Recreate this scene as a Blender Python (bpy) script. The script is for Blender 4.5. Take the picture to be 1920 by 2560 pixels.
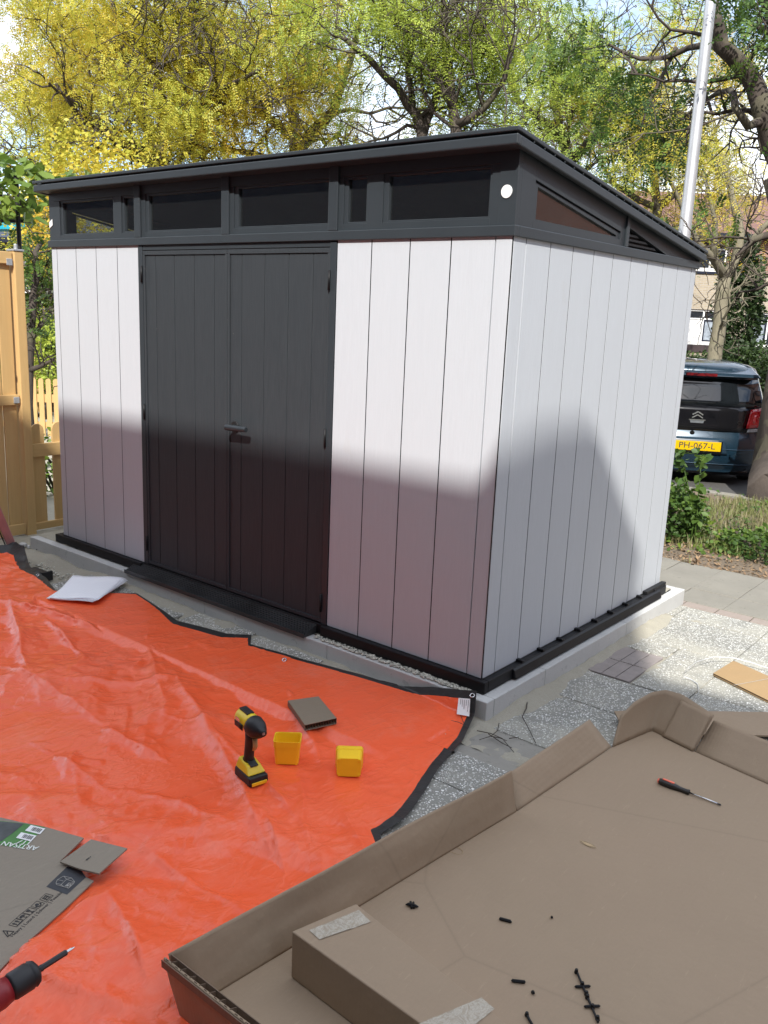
import bpy, math, random
import numpy as np
from math import radians, sin, cos, pi
from mathutils import Vector, Matrix
SC = bpy.context.scene
COL = SC.collection
for o in list(bpy.data.objects): bpy.data.objects.remove(o)

# ------------------------------------------------------------------ camera
CP = np.array([1.8594, -3.0331, 1.5234])
YAW, PIT, ROL, FPX = 0.6788, -0.2247, 0.0426, 2172.477
def _axes():
    cy, sy, cp, sp, cr, sr = cos(YAW), sin(YAW), cos(PIT), sin(PIT), cos(ROL), sin(ROL)
    f = np.array([-sy*cp, cy*cp, sp]); r = np.array([cy, sy, 0.]); u = np.cross(r, f)
    return cr*r+sr*u, -sr*r+cr*u, f
AR, AU, AF = _axes()
cam = bpy.data.cameras.new('camera'); cam_o = bpy.data.objects.new('camera', cam); COL.objects.link(cam_o)
cam.sensor_fit = 'VERTICAL'; cam.sensor_height = 36; cam.sensor_width = 27
cam.lens = FPX/2560*36; cam.clip_start = .05; cam.clip_end = 2000
M = Matrix(((AR[0], AU[0], -AF[0], CP[0]), (AR[1], AU[1], -AF[1], CP[1]), (AR[2], AU[2], -AF[2], CP[2]), (0, 0, 0, 1)))
cam_o.matrix_world = M
SC.camera = cam_o
SC.render.resolution_x, SC.render.resolution_y = 768, 1024

# ------------------------------------------------------------------ light
SUN_TO = Vector((.60, -1, 1.066)).normalized()
sl = bpy.data.lights.new('sun', 'SUN'); sl.energy = 3.6; sl.angle = radians(.5); sl.color = (1, .965, .91)
so = bpy.data.objects.new('sun', sl); COL.objects.link(so); so.location = (6, -15, 16)
so.rotation_euler = SUN_TO.to_track_quat('Z', 'Y').to_euler()
W = bpy.data.worlds.new('World'); SC.world = W; W.use_nodes = True
nt = W.node_tree; nt.nodes.clear()
def N(t, **k):
    n = nt.nodes.new(t)
    for a, b in k.items(): setattr(n, a, b)
    return n
out = N('ShaderNodeOutputWorld'); bg = N('ShaderNodeBackground'); sky = N('ShaderNodeTexSky', sky_type='NISHITA')
sky.sun_disc = False; sky.sun_elevation = math.asin(SUN_TO.z); sky.sun_rotation = math.atan2(SUN_TO.x, SUN_TO.y)
sky.air_density = 1.0; sky.dust_density = 1.0; sky.ozone_density = 1.0
tc = N('ShaderNodeTexCoord'); mp = N('ShaderNodeMapping'); mp.inputs['Scale'].default_value = (1, 1, 2.6)
nz = N('ShaderNodeTexNoise'); nz.inputs['Scale'].default_value = 2.3; nz.inputs['Detail'].default_value = 8; nz.inputs['Roughness'].default_value = .6
cr = N('ShaderNodeValToRGB'); cr.color_ramp.elements[0].position = .40; cr.color_ramp.elements[1].position = .60
mx = N('ShaderNodeMix', data_type='RGBA'); mx.inputs['B'].default_value = (7.6, 7.9, 8.6, 1)
L = nt.links.new
L(tc.outputs['Generated'], mp.inputs['Vector']); L(mp.outputs['Vector'], nz.inputs['Vector'])
L(nz.outputs['Fac'], cr.inputs['Fac']); L(cr.outputs['Color'], mx.inputs['Factor']); L(sky.outputs['Color'], mx.inputs['A'])
L(mx.outputs['Result'], bg.inputs['Color']); L(bg.outputs['Background'], out.inputs['Surface'])
bg.inputs['Strength'].default_value = .13
SC.view_settings.view_transform = 'Standard'; SC.view_settings.look = 'None'
SC.view_settings.exposure = .95; SC.view_settings.gamma = 1
SC.cycles.max_bounces = 6; SC.cycles.transparent_max_bounces = 12

# ------------------------------------------------------------------ helpers
GZ = -.165
def ray(x, y): return AF + AR*(x-960)/FPX - AU*(y-1280)/FPX
def at(x, y, z):                       # photo point (1920x2560) on a level plane
    d = ray(x, y); return CP + d*(z-CP[2])/d[2]
def atY(x, y, Y): d = ray(x, y); return CP + d*(Y-CP[1])/d[1]
def atX(x, y, X): d = ray(x, y); return CP + d*(X-CP[0])/d[0]
def dp(x, y, d): return CP + ray(x, y)*d
def F(x, y, z): return at(x/.864, y/.864, z)

def empty(name, label, cat, loc=(0, 0, 0), rot=None, group=None):
    o = bpy.data.objects.new(name, None); COL.objects.link(o); o.location = loc
    if rot is not None: o.rotation_euler = rot
    o.empty_display_size = .1
    o['label'] = label; o['category'] = cat
    if group: o['group'] = group
    return o
def tag(o, label, cat, group=None, kind=None):
    if label: o['label'] = label
    if cat: o['category'] = cat
    if group: o['group'] = group
    if kind: o['kind'] = kind
    return o
def struct(o, kind='structure'): o['kind'] = kind; return o

class MB:
    def __init__(s): s.v = []; s.f = []; s.mi = []; s.cm = 0
    def add(s, vs, fs):
        b = len(s.v); s.v.extend([tuple(map(float, p)) for p in vs])
        for f in fs: s.f.append(tuple(b+i for i in f)); s.mi.append(s.cm)
        return s
    def box(s, a, b):
        x0, y0, z0 = a; x1, y1, z1 = b
        return s.add([(x0,y0,z0),(x1,y0,z0),(x1,y1,z0),(x0,y1,z0),(x0,y0,z1),(x1,y0,z1),(x1,y1,z1),(x0,y1,z1)],
              [(0,3,2,1),(4,5,6,7),(0,1,5,4),(1,2,6,5),(2,3,7,6),(3,0,4,7)])
    def hexa(s, p):      # 8 points, bottom ring then top ring
        return s.add(p, [(0,3,2,1),(4,5,6,7),(0,1,5,4),(1,2,6,5),(2,3,7,6),(3,0,4,7)])
    def prism(s, poly, vec):   # poly: list of 3d points, extruded by vec
        n = len(poly); vec = np.array(vec, float)
        vs = [np.array(p, float) for p in poly]; vs = vs + [p+vec for p in vs]
        fs = [tuple(range(n))[::-1], tuple(range(n, 2*n))]
        for i in range(n): j = (i+1) % n; fs.append((i, j, n+j, n+i))
        return s.add(vs, fs)
    def bar(s, a, b, w, h, up=(0, 0, 1)):    # rectangular bar a->b
        a = np.array(a, float); b = np.array(b, float); d = b-a; d /= np.linalg.norm(d)
        up = np.array(up, float); r = np.cross(d, up); r /= np.linalg.norm(r); u = np.cross(r, d)
        q = [a-r*w/2-u*h/2, a+r*w/2-u*h/2, b+r*w/2-u*h/2, b-r*w/2-u*h/2]
        return s.hexa(q + [p+u*h for p in q])
    def tube(s, pts, rad, n=8, cap=True):
        pts = [np.array(p, float) for p in pts]; m = len(pts)
        if not hasattr(rad, '__len__'): rad = [rad]*m
        ref = np.array([.13, .27, .95]); vs = []; fs = []
        for i, p in enumerate(pts):
            d = pts[min(i+1, m-1)]-pts[max(i-1, 0)]; d = d/(np.linalg.norm(d)+1e-12)
            a = np.cross(d, ref)
            if np.linalg.norm(a) < .1: a = np.cross(d, np.array([1, 0, 0.]))
            a /= np.linalg.norm(a); b = np.cross(d, a)
            for k in range(n):
                t = 2*pi*k/n; vs.append(p + rad[i]*(cos(t)*a+sin(t)*b))
        for i in range(m-1):
            for k in range(n):
                k2 = (k+1) % n; fs.append((i*n+k, i*n+k2, (i+1)*n+k2, (i+1)*n+k))
        if cap: fs.append(tuple(range(n))[::-1]); fs.append(tuple((m-1)*n+k for k in range(n)))
        return s.add(vs, fs)
    def grid(s, P):      # P array (m,n,3)
        m, n = P.shape[:2]
        fs = [(i*n+j, i*n+j+1, (i+1)*n+j+1, (i+1)*n+j) for i in range(m-1) for j in range(n-1)]
        return s.add(P.reshape(-1, 3), fs)
    def build(s, name, mat, parent=None, smooth=False, bevel=0, solid=0, seg=2):
        me = bpy.data.meshes.new(name); v = np.array(s.v, float)
        if parent is not None and parent.get('_world', 0): v = v - np.array(parent['_org'])
        me.from_pydata(v.tolist(), [], s.f); me.update()
        mats = mat if isinstance(mat, (list, tuple)) else [mat]
        for m in mats: me.materials.append(m)
        if len(mats) > 1: me.polygons.foreach_set('material_index', s.mi)
        if smooth: me.polygons.foreach_set('use_smooth', [True]*len(me.polygons))
        o = bpy.data.objects.new(name, me); COL.objects.link(o)
        if parent is not None:
            o.parent = parent
            if parent.get('_world', 0): o['_world'] = 1; o['_org'] = parent['_org']
        if solid: md = o.modifiers.new('solid', 'SOLIDIFY'); md.thickness = solid; md.offset = 0
        if bevel: md = o.modifiers.new('bevel', 'BEVEL'); md.width = bevel; md.segments = seg; md.limit_method = 'ANGLE'; md.angle_limit = radians(40)
        return o
def wroot(name, label, cat, loc, group=None):      # unrotated root, children given in world coordinates
    o = empty(name, label, cat, tuple(map(float, loc)), None, group); o['_world'] = 1; o['_org'] = [float(c) for c in loc]
    return o
def npmesh(name, V, Fc, mat, parent=None, smooth=False):   # V (n,3), Fc (m,4)
    V = np.asarray(V, np.float32)
    if parent is not None and parent.get('_world', 0): V = V - np.array(parent['_org'], np.float32)
    Fc = np.asarray(Fc, np.int32); k = Fc.shape[1]
    me = bpy.data.meshes.new(name); me.vertices.add(len(V)); me.vertices.foreach_set('co', V.ravel().astype(np.float32))
    me.loops.add(Fc.size); me.loops.foreach_set('vertex_index', Fc.ravel())
    me.polygons.add(len(Fc)); me.polygons.foreach_set('loop_start', np.arange(0, Fc.size, k, dtype=np.int32))
    me.polygons.foreach_set('loop_total', np.full(len(Fc), k, np.int32))
    if smooth: me.polygons.foreach_set('use_smooth', np.ones(len(Fc), bool))
    me.materials.append(mat); me.update(calc_edges=True); me.validate()
    o = bpy.data.objects.new(name, me); COL.objects.link(o)
    if parent is not None: o.parent = parent
    return o
def text(s, size, mat, parent, P, X, Yv, name='lettering', sx=1, depth=.0004, align='CENTER', bold=0):
    """flat lettering: P origin, X reading direction, Yv up direction"""
    cu = bpy.data.curves.new('t', 'FONT'); cu.body = s; cu.size = size; cu.extrude = depth; cu.align_x = align; cu.align_y = 'CENTER'; cu.offset = bold
    cu.resolution_u = 3
    t = bpy.data.objects.new('t', cu); COL.objects.link(t); dg = bpy.context.evaluated_depsgraph_get()
    me = bpy.data.meshes.new_from_object(t.evaluated_get(dg)); bpy.data.objects.remove(t)
    X = np.array(X, float); X /= np.linalg.norm(X); Yv = np.array(Yv, float); Zv = np.cross(X, Yv); Zv /= np.linalg.norm(Zv); Yv = np.cross(Zv, X)
    P = np.array(P, float); org = np.array(parent['_org']) if parent is not None and parent.get('_world', 0) else 0
    n = len(me.vertices); co = np.zeros(n*3, np.float32); me.vertices.foreach_get('co', co); co = co.reshape(-1, 3)
    co = P - org + co[:, :1]*sx*X + co[:, 1:2]*Yv + co[:, 2:3]*Zv
    me.vertices.foreach_set('co', co.astype(np.float32).ravel()); me.materials.clear(); me.materials.append(mat); me.update()
    o = bpy.data.objects.new(name, me); COL.objects.link(o); o.parent = parent
    return o

# ------------------------------------------------------------------ materials
class NB:
    def __init__(s, name):
        s.m = bpy.data.materials.new(name); s.m.use_nodes = True; s.t = s.m.node_tree; s.t.nodes.clear()
        s.o = s.n('ShaderNodeOutputMaterial'); s.b = s.n('ShaderNodeBsdfPrincipled'); s.l(s.b.outputs[0], s.o.inputs[0])
        s.tc = s.n('ShaderNodeTexCoord')
    def n(s, t, **k):
        n = s.t.nodes.new(t)
        for a, b in k.items():
            if a in n.inputs and not hasattr(n, a): n.inputs[a].default_value = b
            else: setattr(n, a, b)
        return n
    def l(s, a, b): s.t.links.new(a, b)
    def map(s, scale=(1, 1, 1), rot=(0, 0, 0), loc=(0, 0, 0), src='Object'):
        m = s.n('ShaderNodeMapping'); m.inputs['Scale'].default_value = scale; m.inputs['Rotation'].default_value = rot; m.inputs['Location'].default_value = loc
        s.l(s.tc.outputs[src], m.inputs[0]); return m.outputs[0]
    def noise(s, vec, scale, detail=4, rough=.55, dist=0):
        n = s.n('ShaderNodeTexNoise'); n.inputs['Scale'].default_value = scale; n.inputs['Detail'].default_value = detail
        n.inputs['Roughness'].default_value = rough; n.inputs['Distortion'].default_value = dist; s.l(vec, n.inputs['Vector']); return n.outputs['Fac']
    def vor(s, vec, scale, feat='F1', out='Distance', rnd=1):
        n = s.n('ShaderNodeTexVoronoi', feature=feat); n.inputs['Scale'].default_value = scale; n.inputs['Randomness'].default_value = rnd; s.l(vec, n.inputs['Vector']); return n.outputs[out]
    def ramp(s, fac, stops, interp='LINEAR'):
        r = s.n('ShaderNodeValToRGB'); e = r.color_ramp; e.interpolation = interp
        while len(e.elements) < len(stops): e.elements.new(.5)
        for i, (p, c) in enumerate(stops):
            e.elements[i].position = p; e.elements[i].color = (*c, 1) if len(c) == 3 else c
        s.l(fac, r.inputs[0]); return r.outputs[0]
    def mix(s, fac, a, b, blend='MIX'):
        m = s.n('ShaderNodeMix', data_type='RGBA', blend_type=blend)
        for k, v in (('Factor', fac), ('A', a), ('B', b)):
            i = m.inputs[k] if k != 'Factor' else m.inputs[0]
            if isinstance(v, (int, float)): i.default_value = v if k == 'Factor' else (v, v, v, 1)
            elif isinstance(v, tuple): i.default_value = (*v, 1) if len(v) == 3 else v
            else: s.l(v, i)
        return m.outputs['Result']
    def math(s, op, a, b=0, c=None):
        m = s.n('ShaderNodeMath', operation=op)
        for i, v in enumerate([a, b] + ([c] if c is not None else [])):
            if isinstance(v, (int, float)): m.inputs[i].default_value = v
            else: s.l(v, m.inputs[i])
        return m.outputs[0]
    def bump(s, h, strength=.5, dist=.002, prev=None):
        b = s.n('ShaderNodeBump'); b.inputs['Strength'].default_value = strength; b.inputs['Distance'].default_value = dist; s.l(h, b.inputs['Height'])
        if prev is not None: s.l(prev, b.inputs['Normal'])
        return b.outputs[0]
    def set(s, color=None, rough=None, normal=None, metal=None, spec=None, coat=None, trans=None, ior=None, emit=None):
        I = s.b.inputs
        def p(k, v):
            if v is None: return
            if isinstance(v, tuple): I[k].default_value = (*v, 1) if len(v) == 3 else v
            elif isinstance(v, (int, float)): I[k].default_value = v
            else: s.l(v, I[k])
        p('Base Color', color); p('Roughness', rough); p('Normal', normal); p('Metallic', metal); p('Specular IOR Level', spec)
        p('Coat Weight', coat); p('Transmission Weight', trans); p('IOR', ior)
        return s.m

def simple(name, col, rough=.5, var=.15, scale=20, bump=.15, metal=0, spec=.5, coat=None, bd=.001):
    b = NB(name); v = b.map(); n = b.noise(v, scale, 5)
    c1 = tuple(c*(1-var) for c in col); c2 = tuple(min(1, c*(1+var)) for c in col)
    return b.set(b.ramp(n, [(.3, c1), (.7, c2)]), rough, b.bump(b.noise(v, scale*6, 3), bump, bd) if bump else None, metal, spec, coat)

def m_cladding(name, base, grain, rough=.55):
    b = NB(name); v = b.map((1, 1, .035)); v2 = b.map((1, 1, 1))
    fine = b.noise(v, 260, 3, .6); mid = b.noise(v, 45, 3); big = b.noise(v2, 1.8, 3); weave = b.noise(b.map((1, 1, .35)), 420, 2)
    c = b.mix(b.math('MULTIPLY', b.math('SUBTRACT', fine, .35), 1.5), base, tuple(x*.80 for x in base)); c = b.mix(b.math('MULTIPLY', b.math('SUBTRACT', weave, .3), .8), c, tuple(x*.84 for x in base))
    c = b.mix(b.math('MULTIPLY', mid, .34), c, tuple(x*.78 for x in base)); c = b.mix(b.math('MULTIPLY', b.noise(b.map((1, 1, .02)), 11, 4, .7), .30), c, tuple(x*.80 for x in base))
    c = b.mix(b.math('MULTIPLY', big, .16), c, tuple(x*y for x, y in zip(base, (.84, .83, .84))))
    gi = b.n('ShaderNodeNewGeometry'); c = b.mix(b.math('MULTIPLY', gi.outputs['Random Per Island'], .5), c, tuple(x*.87 for x in base))
    sm = b.noise(b.map((1, 1, .5), loc=(5, 1, 3)), 5, 6, .7); c = b.mix(b.math('MULTIPLY', b.math('GREATER_THAN', sm, .66), .10), c, (.42, .40, .36))
    h = b.math('ADD', b.math('MULTIPLY', fine, .7), b.math('MULTIPLY', weave, .5))
    return b.set(c, rough, b.bump(h, grain, .0012), spec=.4)
MAT_CLAD = m_cladding('pale resin cladding', (.53, .56, .592), .7)
def m_door():
    b = NB('charcoal resin'); v = b.map((1, 1, .04)); v2 = b.map()
    fine = b.noise(v, 240, 3, .6); mid = b.noise(v, 40, 3)
    sc = b.noise(b.map((1, 1, .6)), 42, 6, .7); msk = b.noise(v2, 2.2, 3)
    spk = b.math('MULTIPLY', b.math('GREATER_THAN', sc, .69), b.math('GREATER_THAN', msk, .52))
    c = b.mix(b.math('MULTIPLY', b.math('SUBTRACT', fine, .3), 1.8), (.025, .031, .036), (.044, .052, .057)); c = b.mix(b.math('MULTIPLY', mid, .5), c, (.026, .028, .032))
    c = b.mix(b.math('MULTIPLY', spk, .5), c, (.2, .2, .19))
    return b.set(c, .55, b.bump(fine, .45, .0012), spec=.4)
MAT_DOOR = m_door()
def m_frame():
    b = NB('smooth charcoal resin'); v = b.map(); n = b.noise(v, 5, 4)
    sc = b.noise(b.map((1, 1, .5)), 60, 5, .7); spk = b.math('MULTIPLY', b.math('GREATER_THAN', sc, .72), .35)
    c = b.mix(n, (.025, .031, .036), (.034, .041, .047)); c = b.mix(spk, c, (.2, .2, .2))
    return b.set(c, .42, b.bump(b.noise(v, 300, 2), .12, .0006), spec=.45)
MAT_FRAME = m_frame()
MAT_BLACK = simple('black plastic', (.006, .006, .007), .5, .2, 30, .1, spec=.3)
MAT_INNER = simple('grey inside of wall', (.035, .036, .042), .7, .1, 8, .1)
def m_glass(name='clear window pane', tint=(.86, .88, .88), rough=0.0):
    b = NB(name); b.t.nodes.remove(b.b)
    g = b.n('ShaderNodeBsdfGlossy'); g.inputs['Roughness'].default_value = rough
    tr = b.n('ShaderNodeBsdfTransparent'); tr.inputs[0].default_value = (*tint, 1)
    lw = b.n('ShaderNodeLayerWeight'); lw.inputs[0].default_value = .5; fr = b.math('ADD', .13, b.math('MULTIPLY', b.math('POWER', lw.outputs['Facing'], 5), .9))
    nzv = b.noise(b.map(), 3, 3); bp = b.bump(nzv, .25, .01); b.l(bp, g.inputs['Normal'])
    d = b.n('ShaderNodeBsdfDiffuse'); d.inputs[0].default_value = (.5, .5, .5, 1)
    dust = b.noise(b.map((1, 1, .7), loc=(3, 1, 2)), 26, 6, .72)
    df = b.math('MULTIPLY', b.math('SUBTRACT', dust, .645), 1.6); df = b.math('MAXIMUM', df, 0.008)
    m1 = b.n('ShaderNodeMixShader'); b.l(fr, m1.inputs[0]); b.l(tr.outputs[0], m1.inputs[1]); b.l(g.outputs[0], m1.inputs[2])
    m2 = b.n('ShaderNodeMixShader'); b.l(df, m2.inputs[0]); b.l(m1.outputs[0], m2.inputs[1]); b.l(d.outputs[0], m2.inputs[2])
    b.l(m2.outputs[0], b.o.inputs[0]); return b.m
MAT_GLASS = m_glass()
MAT_WHITE = simple('white sticker', (.82, .82, .80), .5, .03, 20, 0)
MAT_METAL = simple('galvanised steel', (.52, .53, .54), .42, .05, 8, .03, metal=.6)
MAT_STEEL = simple('bright steel', (.6, .6, .6), .2, .05, 30, 0, metal=1)

def m_concrete(name, c1, c2, s=6):
    b = NB(name); v = b.map(); n = b.noise(v, s, 6, .65); f = b.noise(v, 160, 3); st = b.noise(v, 22, 5, .7)
    c = b.mix(n, c1, c2); c = b.mix(b.math('MULTIPLY', b.math('GREATER_THAN', st, .63), .35), c, tuple(x*.55 for x in c1))
    return b.set(c, .9, b.bump(b.math('ADD', f, b.math('MULTIPLY', n, .6)), .5, .003), spec=.2)
MAT_KERB = m_concrete('cast concrete', (.43, .43, .415), (.57, .57, .545))
MAT_TILE = m_concrete('grey concrete paving', (.175, .165, .14), (.265, .25, .21), 5)
MAT_BRICKROW = m_concrete('weathered clay paver', (.24, .20, .17), (.32, .27, .235), 14)
MAT_PURPLE = m_concrete('purple brown clay paver', (.22, .195, .18), (.34, .30, .28), 18)
def m_sand():
    b = NB('yellow sand'); v = b.map(); n = b.noise(v, 3.5, 6, .65); g = b.noise(v, 170, 4, .75); lump = b.noise(v, 28, 5, .6)
    c = b.mix(n, (.35, .33, .26), (.53, .50, .41)); c = b.mix(b.math('MULTIPLY', g, .9), c, (.24, .22, .175))
    peb = b.vor(v, 45, out='Distance'); pm = b.math('LESS_THAN', peb, .17); sel = b.math('GREATER_THAN', b.noise(v, 9, 2), .55)
    c = b.mix(b.math('MULTIPLY', pm, b.math('MULTIPLY', sel, .7)), c, (.40, .39, .36))
    return b.set(c, .95, b.bump(b.math('ADD', b.math('MULTIPLY', g, .5), lump), .8, .006), spec=.15)
MAT_SAND = m_sand()
def m_aggregate():
    b = NB('exposed aggregate'); v0 = b.map()
    w = b.n('ShaderNodeTexNoise'); w.inputs['Scale'].default_value = 40; b.l(v0, w.inputs['Vector'])
    v = b.n('ShaderNodeVectorMath', operation='ADD'); sc = b.n('ShaderNodeVectorMath', operation='SCALE'); sc.inputs['Scale'].default_value = .008
    b.l(w.outputs['Color'], sc.inputs[0]); b.l(v0, v.inputs[0]); b.l(sc.outputs[0], v.inputs[1]); v = v.outputs[0]
    vo = b.n('ShaderNodeTexVoronoi', feature='F1'); vo.inputs['Scale'].default_value = 92; b.l(v, vo.inputs['Vector'])
    ed = b.vor(v, 92, 'DISTANCE_TO_EDGE')
    sep = b.n('ShaderNodeSeparateColor'); b.l(vo.outputs['Color'], sep.inputs[0])
    pc = b.ramp(sep.outputs[0], [(0, (.46, .45, .41)), (.25, (.60, .58, .52)), (.5, (.74, .73, .68)), (.75, (.86, .85, .81)), (1, (.62, .62, .59))])
    mask = b.ramp(ed, [(.10, (0, 0, 0)), (.24, (1, 1, 1))])
    has = b.math('GREATER_THAN', sep.outputs[1], .34)
    m2 = b.math('MULTIPLY', mask, has)
    dirt = b.noise(v0, 2.2, 5, .65)
    grout = b.mix(b.noise(v0, 200, 2), (.17, .17, .15), (.31, .305, .27))
    c = b.mix(m2, grout, pc)
    c = b.mix(b.math('MULTIPLY', b.ramp(dirt, [(.42, (0, 0, 0)), (.66, (1, 1, 1))]), .62), c, (.50, .475, .39))
    return b.set(c, .8, b.bump(m2, .8, .004), spec=.3)
MAT_AGG = m_aggregate()
def m_soil():
    b = NB('bare soil with litter'); v = b.map(); n = b.noise(v, 6, 6, .7); g = b.noise(b.map((1, .3, 1), (0, 0, .5)), 60, 4, .7); l = b.vor(v, 85, out='Color')
    s = b.n('ShaderNodeSeparateColor'); b.l(l, s.inputs[0])
    c = b.mix(n, (.10, .083, .065), (.20, .165, .125)); c = b.mix(b.math('GREATER_THAN', s.outputs[0], .88), c, (.24, .17, .105)); c = b.mix(b.math('MULTIPLY', g, .4), c, (.2, .15, .1))
    return b.set(c, .95, b.bump(b.math('ADD', g, n), 1, .012), spec=.1)
MAT_SOIL = m_soil()
MAT_ASPHALT = m_concrete('grey brick road', (.06, .058, .055), (.11, .105, .10), 3)
def m_card(name='brown corrugated board', c=(.352, .268, .178), speck=1):
    b = NB(name); v = b.map(); n = b.noise(v, 2.6, 5, .6); f = b.noise(v, 350, 3, .7); fib = b.noise(b.map((1, .12, 1), (0, 0, .35)), 130, 4, .7)
    cc = b.mix(n, tuple(x*.88 for x in c), tuple(x*1.12 for x in c)); cc = b.mix(b.math('MULTIPLY', b.noise(b.map(loc=(4, 2, 0)), 1.9, 3), .55), cc, (c[0]*1.06, c[1]*.95, c[2]*1.0)); sc_ = b.noise(b.map((1, .25, 1), (0, 0, 1.1)), 9, 7, .75); cc = b.mix(b.math('MULTIPLY', b.math('GREATER_THAN', sc_, .64), .14), cc, tuple(x*1.5 for x in c)); cc = b.mix(b.math('MULTIPLY', b.math('GREATER_THAN', b.noise(v, 55, 3, .7), .74), .4), cc, tuple(x*.45 for x in c)); cc = b.mix(b.math('MULTIPLY', f, .5), cc, tuple(x*.70 for x in c)); cc = b.mix(b.math('MULTIPLY', b.noise(v, 120, 2), .3), cc, tuple(x*.80 for x in c))
    cc = b.mix(b.math('MULTIPLY', b.math('GREATER_THAN', fib, .66), .22), cc, tuple(x*1.35 for x in c))
    fl = b.n('ShaderNodeTexWave'); fl.inputs['Scale'].default_value = 24; fl.inputs['Distortion'].default_value = 1.2; b.l(b.map((1, .03, 1), (0, 0, .1)), fl.inputs['Vector'])
    big = b.noise(v, 5, 4, .55)
    bp = b.bump(fl.outputs['Fac'], .22, .0014); bp = b.bump(big, .42, .02, bp); bp = b.bump(f, .22, .0008, bp)
    cr_ = b.ramp(b.vor(b.map((1, 1, 1), (0, 0, .3)), .9, 'DISTANCE_TO_EDGE'), [(0, (1, 1, 1)), (.005, (0, 0, 0))]); cc = b.mix(b.math('MULTIPLY', cr_, .35), cc, tuple(x*.62 for x in c)); bp = b.bump(cr_, -.5, .003, bp)
    return b.set(cc, .72, bp, spec=.25)
MAT_CARD = m_card(); MAT_CARDG = m_card('greyish brown board', (.30, .262, .20)); MAT_CARDE = m_card('board core', (.20, .145, .10))
def m_tarp():
    b = NB('orange woven plastic'); v = b.map()
    n1 = b.noise(v, 3.2, 4, .6, .4); n2 = b.noise(b.map((1, .5, 1), (0, 0, .9)), 9, 4, .55, .5); n3 = b.noise(b.map((1, .4, 1), (0, 0, -.5)), 22, 3, .55, .5)
    cre = b.math('ABSOLUTE', b.math('SUBTRACT', n2, .5)); cre = b.math('MULTIPLY', b.math('POWER', b.math('SUBTRACT', 1, cre), 14), 1)
    cre3 = b.math('POWER', b.math('SUBTRACT', 1, b.math('ABSOLUTE', b.math('SUBTRACT', n3, .5))), 18)
    vb = b.vor(b.map((1, 1, 1)), 9, 'F1'); 
    c = b.mix(n1, (.90, .105, .030), (.95, .145, .050))
    c = b.mix(b.math('MULTIPLY', cre, .12), c, (.96, .22, .10)); du = b.ramp(b.noise(b.map(loc=(7, 3, 0)), 2.6, 7, .72), [(.52, (0, 0, 0)), (.75, (1, 1, 1))]); c = b.mix(b.math('MULTIPLY', du, .16), c, (.75, .52, .42)); c = b.mix(b.math('MULTIPLY', b.math('GREATER_THAN', b.noise(b.map(), 48, 3, .7), .735), .5), c, (.35, .10, .05))
    bp = b.bump(n1, .25, .04); bp = b.bump(cre, .22, .010, bp); bp = b.bump(cre3, .16, .004, bp)
    bp = b.bump(b.noise(v, 420, 1), .08, .0006, bp)
    return b.set(c, .27, bp, spec=.55)
MAT_TARP = m_tarp()
MAT_HEM = simple('black tarp hem', (.022, .023, .022), .45, .25, 14, .4, bd=.004)
def m_wood(name, c1, c2, axis='z', knots=True):
    b = NB(name); sc = {'z': (1, 1, .06), 'y': (1, .06, 1)}[axis]; v = b.map(sc)
    n = b.noise(v, 38, 5, .6, 1.0); n2 = b.noise(b.map(), 2.5, 3); k = b.vor(b.map((1, 1, .55)), 4.2)
    c = b.mix(n, c1, c2); c = b.mix(b.math('MULTIPLY', n2, .35), c, tuple(x*.72 for x in c1))
    if knots: c = b.mix(b.ramp(k, [(.04, (1, 1, 1)), (.085, (0, 0, 0))]), c, (.16, .085, .035))
    return b.set(c, .65, b.bump(n, .3, .002), spec=.3)
MAT_PINE = m_wood('fresh pine', (.50, .32, .13), (.66, .45, .20))
MAT_PINEY = m_wood('fresh pine rail', (.50, .32, .13), (.66, .45, .20), 'y')
MAT_PAPER = None
def m_paper():
    b = NB('printed paper'); v = b.map((1, 1, 1), (0, 0, .2))
    s = b.n('ShaderNodeSeparateXYZ'); b.l(v, s.inputs[0])
    ln = b.math('GREATER_THAN', b.math('SINE', b.math('MULTIPLY', s.outputs[1], 420)), .55)
    wd = b.math('GREATER_THAN', b.noise(b.map((1, .05, 1), (0, 0, .2)), 160, 2), .47)
    blk = b.math('GREATER_THAN', b.noise(v, 14, 1), .44)
    m = b.math('MULTIPLY', b.math('MULTIPLY', ln, wd), b.math('MULTIPLY', blk, .32))
    return b.set(b.mix(m, (.93, .94, .97), (.5, .52, .6)), .6, b.bump(b.noise(v, 12, 3), .3, .01))
MAT_PAPER = m_paper()
MAT_YEL = simple('yellow plastic', (.78, .56, .02), .38, .05, 10, .05)
MAT_YELB = simple('amber yellow plastic', (.95, .60, .02), .33, .05, 10, .03)
MAT_DKRUB = simple('dark rubber', (.012, .012, .013), .5, .2, 40, .2)
MAT_RED = simple('dark red plastic', (.22, .012, .016), .42, .15, 20, .1)
MAT_PINK = simple('faded pink paint', (.42, .20, .19), .5, .15, 12, .2)
MAT_INK = simple('black ink', (.03, .028, .028), .7, .2, 50, 0)
MAT_DARKBOX = simple('printed charcoal ink', (.035, .037, .042), .6, .15, 30, 0)
MAT_GREENL = simple('green printed label', (.055, .20, .035), .4, .3, 9, 0)
MAT_PHOTO = simple('dark printed picture', (.055, .065, .065), .4, .6, 14, 0)
MAT_INKG = simple('pale ink', (.40, .38, .34), .7, .05, 40, 0)
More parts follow.
